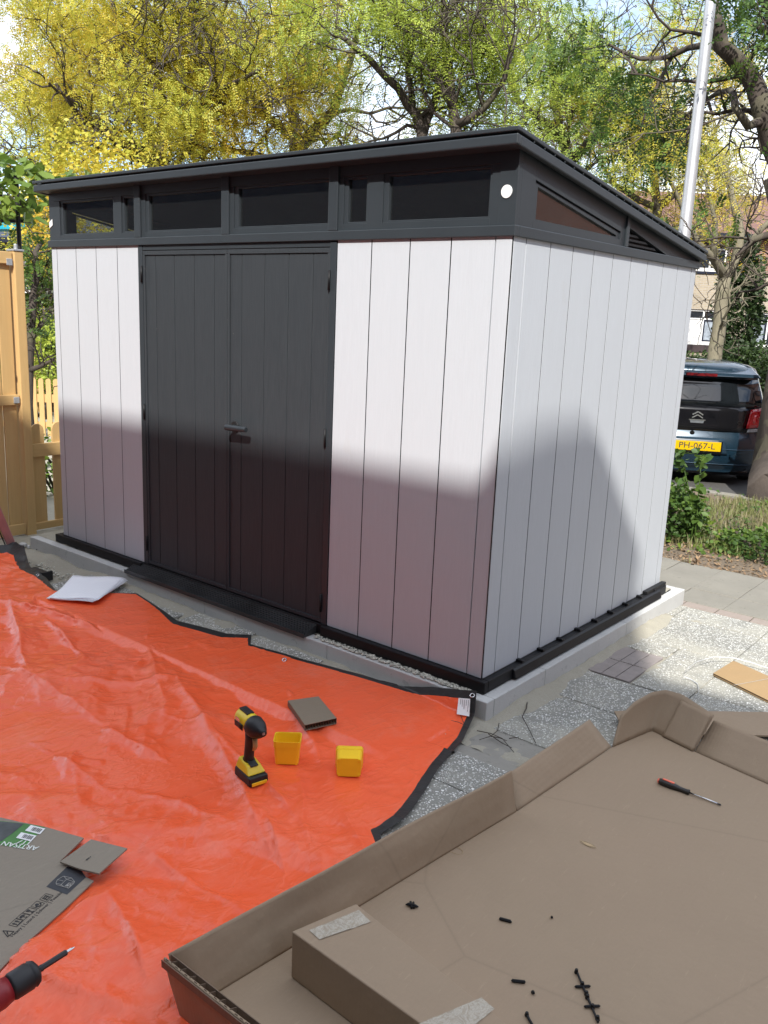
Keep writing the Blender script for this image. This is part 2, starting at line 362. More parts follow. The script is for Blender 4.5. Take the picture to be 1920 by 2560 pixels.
def m_tape():
    b = NB('clear crinkled tape'); v = b.map(); n = b.noise(v, 30, 6, .7, 2); r = b.math('POWER', b.math('SUBTRACT', 1, b.math('ABSOLUTE', b.math('SUBTRACT', n, .5))), 16)
    return b.set(b.mix(r, (.35, .295, .215), (.52, .47, .38)), .22, b.bump(r, .35, .003), spec=.5)
MAT_TAPE = m_tape()
def m_leaf(name, cols, trans=.35, scale=.6, rough=.5):
    b = NB(name); g = b.n('ShaderNodeNewGeometry'); r = g.outputs['Random Per Island']
    n = b.noise(b.map(), scale, 3, .5)
    st = [(i/(len(cols)-1), c) for i, c in enumerate(cols)]
    f = b.math('ADD', b.math('MULTIPLY', r, .42), b.math('MULTIPLY', b.math('SUBTRACT', n, .34), 2.0))
    c = b.ramp(f, st)
    b.set(c, rough, spec=.35)
    t = b.n('ShaderNodeBsdfTranslucent'); b.l(c, t.inputs[0]); mx = b.n('ShaderNodeMixShader'); mx.inputs[0].default_value = trans
    b.l(b.b.outputs[0], mx.inputs[1]); b.l(t.outputs[0], mx.inputs[2]); b.l(mx.outputs[0], b.o.inputs[0]); return b.m
LEAF_Y = m_leaf('yellow green leaflets', [(.64, .40, .05), (.62, .49, .06), (.52, .50, .065), (.32, .38, .055)], .4, .45)
LEAF_O = m_leaf('golden leaflets', [(.64, .38, .05), (.64, .50, .06), (.52, .49, .065), (.30, .35, .055)], .4, .5)
LEAF_G = m_leaf('fresh green leaflets', [(.56, .50, .08), (.47, .53, .08), (.33, .43, .07), (.20, .29, .06)], .4, .6)
LEAF_D = m_leaf('mid green leaves', [(.20, .27, .03), (.10, .17, .03), (.05, .10, .02), (.035, .07, .018)], .3, .9)
LEAF_B = m_leaf('bright broad leaves', [(.24, .32, .05), (.14, .22, .035), (.06, .12, .025)], .35, 2.5, .4)
LEAF_H = m_leaf('dark hedge leaves', [(.06, .10, .025), (.03, .055, .015), (.015, .03, .01)], .2, 1.2)
LEAF_GR = m_leaf('grass blades', [(.24, .25, .08), (.15, .19, .055), (.27, .23, .12), (.11, .14, .05)], .25, 1.5)
def m_bark(name, c1, c2):
    b = NB(name); v = b.map((1, 1, .35)); n = b.noise(v, 9, 6, .7); l = b.noise(b.map(), 2.3, 3)
    c = b.mix(n, c1, c2); c = b.mix(b.math('MULTIPLY', b.math('GREATER_THAN', l, .56), .35), c, (.15, .145, .09))
    return b.set(c, .9, b.bump(n, .8, .02), spec=.15)
BARK = m_bark('grey brown bark', (.055, .045, .035), (.16, .135, .11)); BARKD = m_bark('dark bark', (.04, .033, .028), (.11, .09, .075))
BARKL = m_bark('pale green grey bark', (.11, .10, .07), (.27, .24, .17))
def m_bricks(name, c1, c2, mort, sx=1.0):
    b = NB(name); br = b.n('ShaderNodeTexBrick'); br.inputs['Scale'].default_value = 1
    br.inputs['Color1'].default_value = (*c1, 1); br.inputs['Color2'].default_value = (*c2, 1); br.inputs['Mortar'].default_value = (*mort, 1)
    br.inputs['Brick Width'].default_value = .22; br.inputs['Row Height'].default_value = .065; br.inputs['Mortar Size'].default_value = .008
    s = b.n('ShaderNodeSeparateXYZ'); b.l(b.tc.outputs['Object'], s.inputs[0]); c = b.n('ShaderNodeCombineXYZ')
    b.l(b.math('ADD', s.outputs[0], s.outputs[1]), c.inputs[0]); b.l(s.outputs[2], c.inputs[1]); b.l(c.outputs[0], br.inputs['Vector'])
    n = b.noise(b.map(), 1.2, 4)
    col = b.mix(b.math('MULTIPLY', n, .4), br.outputs['Color'], tuple(x*.6 for x in c1))
    return b.set(col, .9, b.bump(br.outputs['Fac'], -.4, .006), spec=.2)
BRICK_Y = m_bricks('beige brick', (.42, .35, .25), (.34, .28, .20), (.42, .40, .36)); BRICK_R = m_bricks('red brown brick', (.30, .15, .10), (.22, .11, .075), (.34, .30, .27))
BRICK_K = m_bricks('very dark brick', (.05, .055, .075), (.035, .04, .06), (.07, .075, .09))
BRICK_G = m_bricks('grey brown brick', (.20, .17, .145), (.15, .13, .115), (.22, .21, .2))
MAT_ROOFT = simple('clay roof tiles', (.16, .085, .065), .8, .25, 5, .4, bd=.02)
MAT_WPAINT = simple('white painted wood', (.78, .78, .76), .4, .04, 5, .05)
MAT_DKGLASS = simple('dark window glass', (.02, .028, .035), .04, .3, 2, 0, spec=.8)
MAT_CURTAIN = simple('net curtain behind glass', (.28, .32, .36), .12, .3, 9, 0, spec=.7)
MAT_DKPAINT = simple('dark blue painted wood', (.012, .016, .03), .35, .1, 5, 0)

# ------------------------------------------------------------------ setting
def sheet(name, poly, z, mat, kind='structure'):
    me = MB().add([(p[0], p[1], z) for p in poly], [tuple(range(len(poly)))]); return struct(me.build(name, mat), kind)
def tri_grid(name, xs, ys, zf, mat, keep=None):
    X, Y = np.meshgrid(xs, ys, indexing='ij'); Z = zf(X, Y); V = np.stack([X, Y, Z], -1).reshape(-1, 3); m, n = X.shape
    I = np.arange(m*n).reshape(m, n); Fq = np.stack([I[:-1, :-1], I[1:, :-1], I[1:, 1:], I[:-1, 1:]], -1).reshape(-1, 4)
    if keep is not None:
        c = V[Fq].mean(1); Fq = Fq[keep(c[:, 0], c[:, 1])]
    return npmesh(name, V, Fq, mat, None, True)
rs = np.random.RandomState(4)
class Noise2:
    def __init__(s, seed): r = np.random.RandomState(seed); s.g = r.rand(256, 256)
    def __call__(s, x, y):
        xi = np.floor(x).astype(int); yi = np.floor(y).astype(int); fx = x-xi; fy = y-yi; fx = fx*fx*(3-2*fx); fy = fy*fy*(3-2*fy); g = s.g
        a = g[xi % 256, yi % 256]; b = g[(xi+1) % 256, yi % 256]; c = g[xi % 256, (yi+1) % 256]; d = g[(xi+1) % 256, (yi+1) % 256]
        return (a*(1-fx)+b*fx)*(1-fy)+(c*(1-fx)+d*fx)*fy
    def fbm(s, x, y, o=4):
        t = 0; a = .5
        for i in range(o): t = t+a*s(x+17.3*i, y-9.1*i); x = x*2; y = y*2; a *= .5
        return t
NZ = Noise2(3)
ROADZ = -.33
sheet('road', [(-400, -400), (400, -400), (400, 400), (-400, 400)], ROADZ, MAT_ASPHALT)
# the garden terrace: a raised block of sand with its edge at the parking bay
g = MB().box((-14, -14, ROADZ-.05), (14, 6.05, GZ-.012)); struct(g.build('ground', MAT_SAND))
# sand bank against the slab and loose sand in front
def sandz(X, Y):
    e = np.where(Y < .2, np.clip(1-np.abs(Y+.13)/.16, 0, 1), 0)*(X < .1)*(X > -3.6)
    e2 = .7*np.clip(1-np.abs(X-.09)/.09, 0, 1)*(Y > -.15)*(Y < 1.9)
    return GZ-.010 + .050*np.maximum(e, e2)*NZ.fbm(X*4+3, Y*4, 4)*1.4 + .034*(NZ.fbm(X*3, Y*3)-.45) + .007*NZ(X*22, Y*22)+.006*NZ(X*47, Y*47)
struct(tri_grid('sand', np.arange(-5.2, 1.25, .02), np.arange(-1.3, 2.1, .02), sandz, MAT_SAND,
       lambda x, y: ~((x < .05) & (y > -.05) & (x > -3.5)) & ((y < 1.3) | (x < .3)) & ((x < -.0) | (y > -.3))))
# exposed aggregate tiles
def tiles(name, rects, z, mat, th=.04, tilt=.002, seed=1):
    r = random.Random(seed); m = MB()
    for (x0, y0, x1, y1) in rects:
        a, b, c = (r.uniform(-tilt, tilt) for _ in range(3)); g = .002
        P = [(x0+g, y0+g), (x1-g, y0+g), (x1-g, y1-g), (x0+g, y1-g)]
        zt = [z+a, z+b, z+c, z+a+c-b]
        m.hexa([(p[0], p[1], z-th) for p in P] + [(p[0], p[1], q) for p, q in zip(P, zt)])
    return struct(m.build(name, mat, bevel=.004))
R = []
for i in range(-1, 7):
    for j in range(-7, 5):
        x0 = .13+i*.5; y0 = -.10+j*.5
        if (i, j) in ((0, -1),): continue
        if j == 4: R.append((x0, y0, x0+.5, 2.13)); continue
        R.append((x0, y0, x0+.5, y0+.5)) if i >= 0 else None
R = [q for q in R if not (q[0] < .5 and q[1] > .3 and q[1] < 1.0)]
R += [(.13, .40, .63, .765), (.36, .77, .63, 1.40), (.13, 1.215, .355, 1.40), (.13, -.60, .63, -.36)]
tiles('patio', R, GZ+.006, MAT_AGG)
R2 = [(-.72-.5*i-.06, -.58+.02*((i*7) % 3), -.72-.5*i+.40, -.145+.02*((i*5) % 4)) for i in range(5)]
tiles('stepping_stones', R2, GZ+.029, MAT_AGG, tilt=.008, seed=5)
struct(tri_grid('bare_earth', np.arange(.10, .66, .02), np.arange(-.37, -.08, .02), lambda X, Y: GZ-.004+.012*NZ.fbm(X*14, Y*14), m_concrete('grey dirt', (.21, .20, .175), (.33, .315, .275), 12)))
# purple clay pavers set among the aggregate tiles
m = MB()
for i in range(3):
    for j in range(2):
        x0 = .13+i*.074; y0 = .775+j*.216
        m.box((x0, y0, GZ-.03), (x0+.070, y0+.210, GZ+.008))
struct(m.build('clay_pavers', MAT_PURPLE, bevel=.003))
# brick edging, grey tiles, soil bed
m = MB()
for i in range(16): m.box((-.12+i*.205, 2.14, GZ-.04), (-.12+i*.205+.198, 2.235, GZ+.004))
struct(m.build('brick_edging', MAT_BRICKROW, bevel=.003))
R = [(-3+i*.3, 2.245+j*.3, -3+i*.3+.3, 2.245+j*.3+.3) for i in range(24) for j in range(3)]
tiles('paving', R, GZ+.004, MAT_TILE, seed=3, tilt=.003)
def soilz(X, Y): return GZ-.012+.035*NZ.fbm(X*2.5, Y*2.5)*np.clip((Y-3.1)*4, 0, 1)+.012*NZ(X*17, Y*17)
struct(tri_grid('soil', np.arange(-8, 5, .05), np.arange(3.13, 5.95, .05), soilz, MAT_SOIL))
m = MB()
for i in range(16): m.box((-9+i*1.0, 5.95, ROADZ-.1), (-9+i*1.0+.99, 6.07, GZ+.03))
struct(m.build('kerb', MAT_TILE, bevel=.008))
# the slab under the shed: a ring of kerb blocks filled with gravel
SLZ = -.066
m = MB(); xs = np.linspace(-3.62, .085, 5)
for i in range(4): m.box((xs[i]+.001, -.085, GZ-.06), (xs[i+1]-.001, -.025, SLZ))
ys = [-.0245, .42, 1.32, 2.17]
for i in range(3): m.box((.0255, ys[i]+.001, GZ-.06), (.085, ys[i+1]-.001, SLZ))
m.box((-3.62, 2.11, GZ-.06), (.0245, 2.17, SLZ))
struct(m.build('foundation_kerb', MAT_KERB, bevel=.004))
struct(tri_grid('gravel_bed', np.arange(-3.62, .03, .015), np.arange(-.03, 2.13, .03),
       lambda X, Y: SLZ-.006+.010*NZ(X*40, Y*40)+.012*NZ.fbm(X*9, Y*9), m_aggregate() if False else MAT_SAND))

# ------------------------------------------------------------------ shed
W_, D_, HC = 3.34, 1.959, 1.835
shed = wroot('garden_shed', 'large garden shed with pale plank walls, charcoal double door and dark sloping roof', 'shed', (-1.67, .98, SLZ))
GAP = .0028
def planks(axis, edges, z0, z1, skin, name, parent, mat, th=.028, back=True):
    """boards between successive edges; axis 'x' lies in plane y=skin, axis 'y' in plane x=skin; th goes inward"""
    m = MB()
    for a, b in zip(edges[:-1], edges[1:]):
        lo, hi = min(a, b)+GAP, max(a, b)-GAP
        if axis == 'x': m.box((lo, min(skin, skin+th), z0), (hi, max(skin, skin+th), z1))
        else: m.box((min(skin, skin+th), lo, z0), (max(skin, skin+th), hi, z1))
    o = m.build(name, mat, parent, bevel=.0007)
    a, b = min(edges)+.004, max(edges)-.004; s_ = 1 if th > 0 else -1; m = MB()
    if axis == 'x': m.box((a, min(skin+.0012*s_, skin+.02*s_), z0+.002), (b, max(skin+.0012*s_, skin+.02*s_), z1-.002))
    else: m.box((min(skin+.0012*s_, skin+.02*s_), a, z0+.002), (max(skin+.0012*s_, skin+.02*s_), b, z1-.002))
    m.build('groove_shade', MAT_BLACK, o)  # black sheet just under the board faces, stands in for shade in the grooves
    return o
Z0 = -.008; ZT = 1.845
pf = .2128
planks('x', [-3.336, -3.276, -3.0636, -2.851, -2.638, -2.434], Z0, ZT, 0, 'front_wall', shed, MAT_CLAD)
planks('x', [-.925, -.72, -.507, -.294, -.0812], Z0, ZT, 0, 'front_wall', shed, MAT_CLAD)
ye = [.0978+i*.1988 for i in range(10)] + [1.955]
planks('y', ye, Z0, ZT, 0, 'side_wall', shed, MAT_CLAD, -.028)
planks('y', ye, Z0, ZT, -W_, 'side_wall', shed, MAT_CLAD, .028)
planks('x', [-3.33+i*.2081 for i in range(17)], Z0, ZT, D_, 'back_wall', shed, MAT_CLAD, -.028)
m = MB()    # rounded corner posts
def corner(cx, cy, sx, sy, a, b):
    r = .010; pts = [(cx-sx*a, cy)]
    for k in range(5):
        t = k/4*pi/2; pts.append((cx-sx*r+sx*r*sin(t), cy+sy*r-sy*r*cos(t)))
    pts += [(cx, cy+sy*b), (cx-sx*.028, cy+sy*b), (cx-sx*.028, cy+sy*.028), (cx-sx*a, cy+sy*.028)]
    m.prism([(x, y, Z0) for x, y in pts], (0, 0, ZT-Z0))
corner(.0005, -.0005, 1, 1, .079, .0953)
o = m.build('corner_post', MAT_CLAD, shed, bevel=.001)
m = MB().box((-.0035, -.0022, Z0), (-.0012, .004, ZT-.01)); m.build('corner_seam', MAT_BLACK, o)
m = MB()     # dark inner lining behind the boards
m.box((-3.30, .030, Z0), (-2.44, .036, ZT)); m.box((-.92, .030, Z0), (-.03, .036, ZT))
m.box((-.036, .04, Z0), (-.030, 1.92, ZT)); m.box((-3.31, .04, Z0), (-3.304, 1.92, ZT)); m.box((-3.30, 1.920, Z0), (-.04, 1.926, ZT))
m.box((-3.31, .02, -.03), (-.03, 1.93, -.012))
m.build('wall_lining', MAT_INNER, shed)
# doors
def door(x0, x1, grooves, name='door'):
    m = MB(); y = .004; t = .014
    z0, z1 = -.004, 1.805
    m.box((x0, y-.006, z1-.022), (x1, y+.03, z1)); m.box((x0, y-.006, z0), (x1, y+.03, z0+.02))
    m.box((x0, y-.006, z0+.0205), (x0+.016, y+.03, z1-.0225)); m.box((x1-.016, y-.006, z0+.0205), (x1, y+.03, z1-.0225))
    ed = [x0+.016]+grooves+[x1-.016]
    for a, b in zip(ed[:-1], ed[1:]): m.box((a+GAP, y, z0+.021), (b-GAP, y+.024, z1-.023))
    m.box((x0+.003, y+.0035, z0+.003), (x1-.003, y+.02, z1-.003))
    return m.build(name, MAT_DOOR, shed, bevel=.0015)
dl = door(-2.391, -1.6795, [-2.281, -2.117, -1.949, -1.786]); dr = door(-1.6765, -.966, [-1.572, -1.406, -1.239, -1.076])
m = MB()
m.box((-2.4325, -.004, Z0), (-2.3935, .03, 1.83)); m.box((-.9635, -.004, Z0), (-.9265, .03, 1.83)); m.box((-2.393, -.001, 1.8085), (-.964, .03, 1.8345))
m.box((-2.39, .032, Z0), (-.965, .035, 1.81))
m.build('door_frame', MAT_FRAME, shed, bevel=.0015)
for hx, hz, par in ((-2.396, 1.68, dl), (-2.396, .91, dl), (-2.396, .12, dl), (-.9625, 1.66, dr), (-.9625, .93, dr), (-.9625, .10, dr)):
    MB().tube([(hx, -.009, hz-.045), (hx, -.009, hz+.045)], .006, 8).build('hinge', MAT_BLACK, par, True)
h = MB().tube([(-1.612, 0, .912), (-1.612, -.010, .912)], [.030, .028], 24); h.tube([(-1.612, -.009, .912), (-1.612, -.052, .912)], .011, 12)
hd = h.build('handle', MAT_DKRUB, dr, bevel=.001)
MB().tube([(-1.622, -.056, .911), (-1.468, -.056, .915)], [.0165, .0135], 16).build('lever', MAT_FRAME, hd, bevel=.003)
# fascia band above the walls -------------------------------------------------
def rz(y, top=2.218): return top-.1355*(y+.085)       # roof line
UZ = 2.150
m = MB()     # lower trim, slightly proud
m.box((-3.353, -.013, 1.8352), (.0125, .02, 1.8765)); 
m.box((-.02, .0205, 1.8352), (.0125, 1.968, 1.8765)); m.box((-3.353, .0205, 1.8352), (-3.32, 1.968, 1.8765)); m.box((-3.319, 1.94, 1.8352), (-.021, 1.968, 1.8765))
m.build('trim_band', MAT_FRAME, shed, bevel=.003)
ops = [(-3.225, -2.660, 1), (-2.586, -2.452, 0), (-2.362, -1.713, 1), (-1.630, -.980, 1), (-.893, -.752, 0), (-.666, -.115, 1)]
zb, zt = 1.905, 2.105
m = MB(); x = -3.343
for a, b, _ in ops: m.box((x, -.001, 1.877), (a, .03, zt)); x = b
m.box((x, -.001, 1.877), (.0005, .03, zt))
for a, b, _ in ops: m.box((a+.0002, -.0008, 1.877), (b-.0002, .03, zb))
m.box((-3.343, -.001, zt+.0003), (.0005, .03, 2.20))
m.build('front_fascia', MAT_FRAME, shed, bevel=.001)
for xs_ in (-2.4235, -1.6855, -.9485): MB().box((xs_-.0275, -.013, 1.8768), (xs_+.0275, -.0012, 2.17)).build('mullion', MAT_FRAME, shed, bevel=.003)
MB().box((-.077, -.004, 1.8768), (.0035, -.0012, 2.17)).build('corner_panel', MAT_FRAME, shed, bevel=.002)
for a, b, big in ops:
    m = MB(); f = .028 if big else .022
    m.box((a, .004, zb), (a+f, .026, zt)); m.box((b-.012, .004, zb), (b, .026, zt)); m.box((a+f+.0003, .004, zb), (b-.0123, .026, zb+.008)); m.box((a+f+.0003, .004, zt-.012), (b-.0123, .026, zt))
    w = m.build('window', MAT_FRAME, shed, bevel=.0015)
    MB().box((a+f-.004, .017, zb+.004), (b-.010, .020, zt-.006)).build('pane', MAT_GLASS, w)
def side_band(X0, sgn):
    # trapezoid window y .15-.93, vent y 1.02-1.53; outer face at X0, thickness inward
    t = -.03*sgn; x1 = X0+t
    def pr_(poly, xa=X0+.0005*sgn, th=None): m.prism([(xa, p[0], p[1]) for p in poly], ((t if th is None else th), 0, 0))
    top = lambda y: rz(y)-.035
    wt = lambda y: 2.052-.147*(y-.15)
    vt = lambda y: 1.968-.185*(y-1.03)
    m = MB()
    pr_([(.03, 1.877), (.135, 1.877), (.135, top(.135)), (.03, top(.03))])
    pr_([(.1355, 1.877), (.9445, 1.877), (.9445, 1.9045), (.1355, 1.9045)])
    pr_([(.1355, wt(.135)+.006), (.9445, wt(.9445)+.006), (.9445, top(.9445)), (.1355, top(.135))])
    pr_([(.945, 1.877), (1.025, 1.877), (1.025, top(1.025)), (.945, top(.945))])
    pr_([(1.0255, vt(1.0255)), (1.50, vt(1.50)), (1.50, top(1.5)), (1.0255, top(1.0255))])
    pr_([(1.5005, 1.877), (1.965, 1.877), (1.965, top(1.965)), (1.5005, top(1.5005))])
    m.build('side_fascia', MAT_FRAME, shed)
    m = MB(); s_ = sgn*.010
    pr_([(.99, 1.8768), (1.02, 1.8768), (1.02, top(1.02)-.02), (.99, top(.99)-.02)], X0+s_+.001*sgn, -s_)
    m.build('mullion', MAT_FRAME, shed, bevel=.002)
    m = MB(); a, b = .136, .944
    pr_([(a, 1.905), (a+.03, 1.905), (a+.03, wt(a+.03)), (a, wt(a))], X0-.006*sgn, -.02*sgn); pr_([(b-.03, 1.905), (b, 1.905), (b, wt(b)), (b-.03, wt(b-.03))], X0-.006*sgn, -.02*sgn)
    pr_([(a+.0305, 1.905), (b-.0305, 1.905), (b-.0305, 1.915), (a+.0305, 1.915)], X0-.006*sgn, -.02*sgn)
    pr_([(a+.0305, wt(a)-.016), (b-.0305, wt(b)-.014), (b-.0305, wt(b-.03)+.0), (a+.0305, wt(a+.03))], X0-.006*sgn, -.02*sgn)
    w = m.build('window', MAT_FRAME, shed)
    m = MB(); pr_([(a+.026, 1.912), (b-.026, 1.912), (b-.026, wt(b)-.006), (a+.026, wt(a)-.01)], X0-.017*sgn, -.003*sgn); m.build('pane', MAT_GLASS, w)
    m = MB()
    for k in range(4):
        z = 1.888+k*.0205; yb = 1.03+(1.968-z-.014)/.185
        pr_([(1.0262, z), (min(yb, 1.499), z), (min(yb, 1.499)-.03, z+.010), (1.0262, z+.010)], X0-.004*sgn, -.012*sgn)
    m.box((min(x1, x1-.002*sgn), 1.03, 1.879), (max(x1, x1-.002*sgn), 1.5, 1.97))
    m.build('vent', MAT_BLACK, shed)
side_band(0, 1); side_band(-W_, -1)
m = MB().box((-3.31, 1.93, 1.877), (-.031, 1.9565, 1.93)); m.build('back_fascia', MAT_FRAME, shed)
# roof: soffit panel, fascia board, dark groove with spacers, cap
XO = .042; YF, YB = -.085, 1.995; XL = -W_-XO
def slab(m, x0, x1, y0, y1, d0, d1):       # d: depth below roof top line
    m.hexa([(x0, y0, rz(y0)-d1), (x1, y0, rz(y0)-d1), (x1, y1, rz(y1)-d1), (x0, y1, rz(y1)-d1), (x0, y0, rz(y0)-d0), (x1, y0, rz(y0)-d0), (x1, y1, rz(y1)-d0), (x0, y1, rz(y1)-d0)])
m = MB(); slab(m, XL, XO, YF, YB, 0, .016); roof = m.build('roof', MAT_FRAME, shed, bevel=.003)
m = MB(); slab(m, XL+.03, XO-.03, YF+.03, YB-.03, .0165, .03); m.build('roof_panel', MAT_INNER, roof)
m = MB()
slab(m, XL+.004, XO-.004, YF+.004, YF+.03, .024, .062); slab(m, XO-.03, XO-.004, YF+.0305, YB-.004, .024, .062)
slab(m, XL+.004, XL+.03, YF+.0305, YB-.004, .024, .062); slab(m, XL+.0305, XO-.0305, YB-.03, YB-.004, .024, .062)
m.build('eaves_board', MAT_FRAME, roof, bevel=.005)
m = MB(); slab(m, XL+.02, XO-.02, YF+.018, YF+.028, .0162, .0238); slab(m, XO-.03, XO-.022, YF+.03, YB-.02, .0162, .0238); m.build('eaves_gap', MAT_BLACK, roof)
for k in range(24):
    y = YF+.12+k*.083
    if y < YB-.03: m = MB(); slab(m, XO-.0225, XO-.003, y, y+.006, .0163, .0237); m.build('eaves_spacer', MAT_FRAME, roof)
m = MB(); slab(m, XL+.06, XL+.10, YF+.002, YF+.016, .0163, .0237); m.build('eaves_spacer', MAT_FRAME, roof)
m = MB()      # closing soffit under the overhang
slab(m, XL+.031, XO-.031, YF+.0305, .0-.0015, .050, .056)
m.build('soffit', MAT_FRAME, roof)
# base trim, ramp, stickers
m = MB()
m.box((-3.385, -.032, SLZ+.006), (-2.435, .0, -.009)); m.box((-.94, -.032, SLZ+.006), (.034, 0, -.009)); m.box((.0005, .0005, SLZ+.006), (.034, 1.985, -.009))
m.box((-3.385, .0005, SLZ+.006), (-3.341, 1.985, -.009)); m.box((-3.34, 1.9605, SLZ+.006), (.0, 1.985, -.009))
m.box((-2.434, -.01, SLZ+.006), (-.941, .03, -.010))
m.build('base_trim', MAT_BLACK, shed, bevel=.004)
m = MB()     # side skirt with a sloped flange and clips
m.prism([(.0345, .20, -.011), (.0345, .20, SLZ+.008), (.056, .20, SLZ+.008), (.044, .20, -.020)], (0, 1.67, 0))
for k in range(9): m.box((.001, .28+k*.19, -.0088), (.036, .30+k*.19, .004))
m.box((.001, 1.70, -.0088), (.030, 1.985, .010)); m.build('side_skirt', MAT_BLACK, shed, bevel=.003)
m = MB()     # ribbed threshold ramp
x0, x1 = -2.50, -.985; n = 8
for k in range(n):
    y0_ = -.006-k*.0115; zt0 = -.017-k*.0048; m.box((x0, y0_-.0085, SLZ+.001), (x1, y0_, zt0)); m.box((x0, y0_-.0113, SLZ+.001), (x1, y0_-.0087, zt0-.004))
m.box((x0, -.101, SLZ-.002), (x1, -.0985, -.047))
m.build('threshold_ramp', simple('grey black ribbed plastic', (.03, .031, .032), .4, .5, 3, .2), shed)
c = atY(1269, 479, 0); m = MB().tube([(c[0], -.0045, c[2]), (c[0], -.008, c[2])], .0245, 28)
s = m.build('round_sticker', MAT_WHITE, shed)
c = atY(181+3, 556, 0); c[0] = -3.325
MB().prism([(-3.343, -.003, 1.985), (-3.308, -.003, 2.003), (-3.306, -.003, 1.967), (-3.340, -.003, 1.950)], (0, -.0015, 0)).build('square_sticker', MAT_WHITE, shed)

# ------------------------------------------------------------------ tarp
def poly_interp(P, t):
    P = np.array(P, float); d = np.r_[0, np.cumsum(np.linalg.norm(np.diff(P[:, :2], axis=0), axis=1))]; d /= d[-1]
    return np.stack([np.interp(t, d, P[:, k]) for k in range(3)], -1)
TZ = GZ+.012
top = [(-3.75, -.55, TZ), (-3.47, -.377, TZ+.10), (-3.40, -.30, TZ+.11), (-3.30, -.30, TZ+.11), (-3.05, -.40, TZ+.05), (-2.852, -.408, TZ+.015), (-2.6, -.49, TZ+.006), (-2.25, -.185, TZ+.01), (-2.0, -.235, TZ), (-1.73, -.30, TZ), (-1.40, -.235, TZ+.005),
       (-1.30, -.16, TZ+.02), (-1.21, -.25, TZ+.005), (-.936, -.205, TZ), (-.634, -.15, TZ+.004), (-.36, -.115, TZ+.02), (-.15, -.10, TZ+.07), (.036, -.095, -.033)]
rgt = [(.036, -.095, -.033), (.062, -.14, -.115), (.112, -.295, TZ), (.173, -.54, TZ), (.207, -.645, TZ+.003), (.262, -.80, TZ), (.30, -.93, TZ+.02), (.285, -1.03, TZ), (.40, -1.12, TZ), (.55, -1.5, TZ), (.75, -2.0, TZ), (.9, -3.2, TZ)]
lft = [(-3.75, -.55, TZ), (-3.7, -2.0, TZ), (-3.6, -3.2, TZ)]; bot = [(-3.6, -3.2, TZ), (-1.6, -3.25, TZ), (.9, -3.2, TZ)]
NU, NV = 520, 420
u = np.linspace(0, 1, NU); vv = np.linspace(0, 1, NV)**1.15
T, B, Lf, Rg = poly_interp(top, u), poly_interp(bot, u), poly_interp(lft, vv), poly_interp(rgt, vv)
U, V = np.meshgrid(u, vv, indexing='ij'); U = U[..., None]; V = V[..., None]
Vh = np.where(V < .25, V, V)
P = (1-V)*T[:, None]+V*B[:, None]+(1-U)*Lf[None]+U*Rg[None]-((1-U)*(1-V)*T[0]+U*(1-V)*T[-1]+(1-U)*V*B[0]+U*V*B[-1])
# soften the drape: raised edges fall back quickly to the ground
base = TZ
fall = np.exp(-V[..., 0]*22); fr = np.exp(-(1-U[..., 0])*22)
zr = base + (T[:, 2]-base)[:, None]*fall + (Rg[:, 2]-base)[None]*fr*(1-fall*0) - 0
zr = np.where((U[..., 0] > .9) & (V[..., 0] < .1), np.minimum(zr, P[..., 2]+.01), zr)
X, Y = P[..., 0], P[..., 1]
Z = zr.copy()
def crease(x0, y0, x1, y1, a, w, sharp=1.0):
    global Z
    dx, dy = x1-x0, y1-y0; Ln = math.hypot(dx, dy); dx /= Ln; dy /= Ln
    s = (X-x0)*dx+(Y-y0)*dy; d = (X-x0)*(-dy)+(Y-y0)*dx
    d = d + .03*(NZ(s*5+x0*9, y0*7+s*0)-.5)
    wv = np.where(d > 0, w, w*.45)
    e = np.clip(s/(Ln*.25), 0, 1)*np.clip((Ln-s)/(Ln*.25), 0, 1)
    Z = Z + a*e*np.exp(-(np.abs(d)/wv)**sharp)
def fc(x0, y0, x1, y1, a, w):
    p, q = F(x0, y0, TZ), F(x1, y1, TZ); crease(p[0], p[1], q[0], q[1], a, w)
rr = random.Random(8)
for c in [(545, 1368, 720, 1700, .030, .05), (720, 1700, 800, 1860, .02, .04), (370, 1450, 620, 1900, .030, .06), (430, 1560, 690, 1830, .022, .05), (300, 1300, 360, 1560, .02, .05),
          (0, 1310, 250, 1380, .04, .05), (20, 1300, 60, 1480, .035, .05), (90, 1340, 190, 1440, .03, .04), (0, 1440, 220, 1560, .016, .05), (120, 1480, 420, 1480, .02, .05), (180, 1560, 480, 1700, .018, .05), (560, 1760, 640, 1960, .015, .03),
          (620, 1500, 860, 1560, .010, .04), (780, 1560, 960, 1570, .008, .03), (0, 1560, 300, 1750, .016, .05), (250, 1700, 520, 1800, .014, .04), (300, 1840, 560, 2010, .015, .04), (230, 1930, 330, 2160, .018, .035), (60, 2130, 300, 2190, .014, .04),
          (500, 1430, 660, 1500, .012, .03), (800, 1440, 1000, 1500, .006, .03), (160, 1640, 160, 1760, .012, .04), (640, 1680, 680, 1860, .012, .03), (860, 1500, 760, 1700, .007, .03)]: fc(*c)
for k in range(420):
    x = rr.uniform(-3.3, .3); y = rr.uniform(-3, -.15)
    if rr.random() < .75: p = F(rr.uniform(-60, 1000), rr.uniform(1230, 2212), TZ); x, y = p[0], p[1]
    t = rr.gauss(-1.0, .75); Ln = rr.uniform(.08, .42); a = rr.uniform(.001, .0065)*(1.0 if x < -.5 or y < -1.2 else .45)
    crease(x, y, x+Ln*cos(t), y+Ln*sin(t), a*rr.choice((1, 1, -.6)), rr.uniform(.008, .028))
damp = np.clip((X+1.6)/1.4, 0, 1)*np.clip((Y+1.3)/.9, 0, 1)
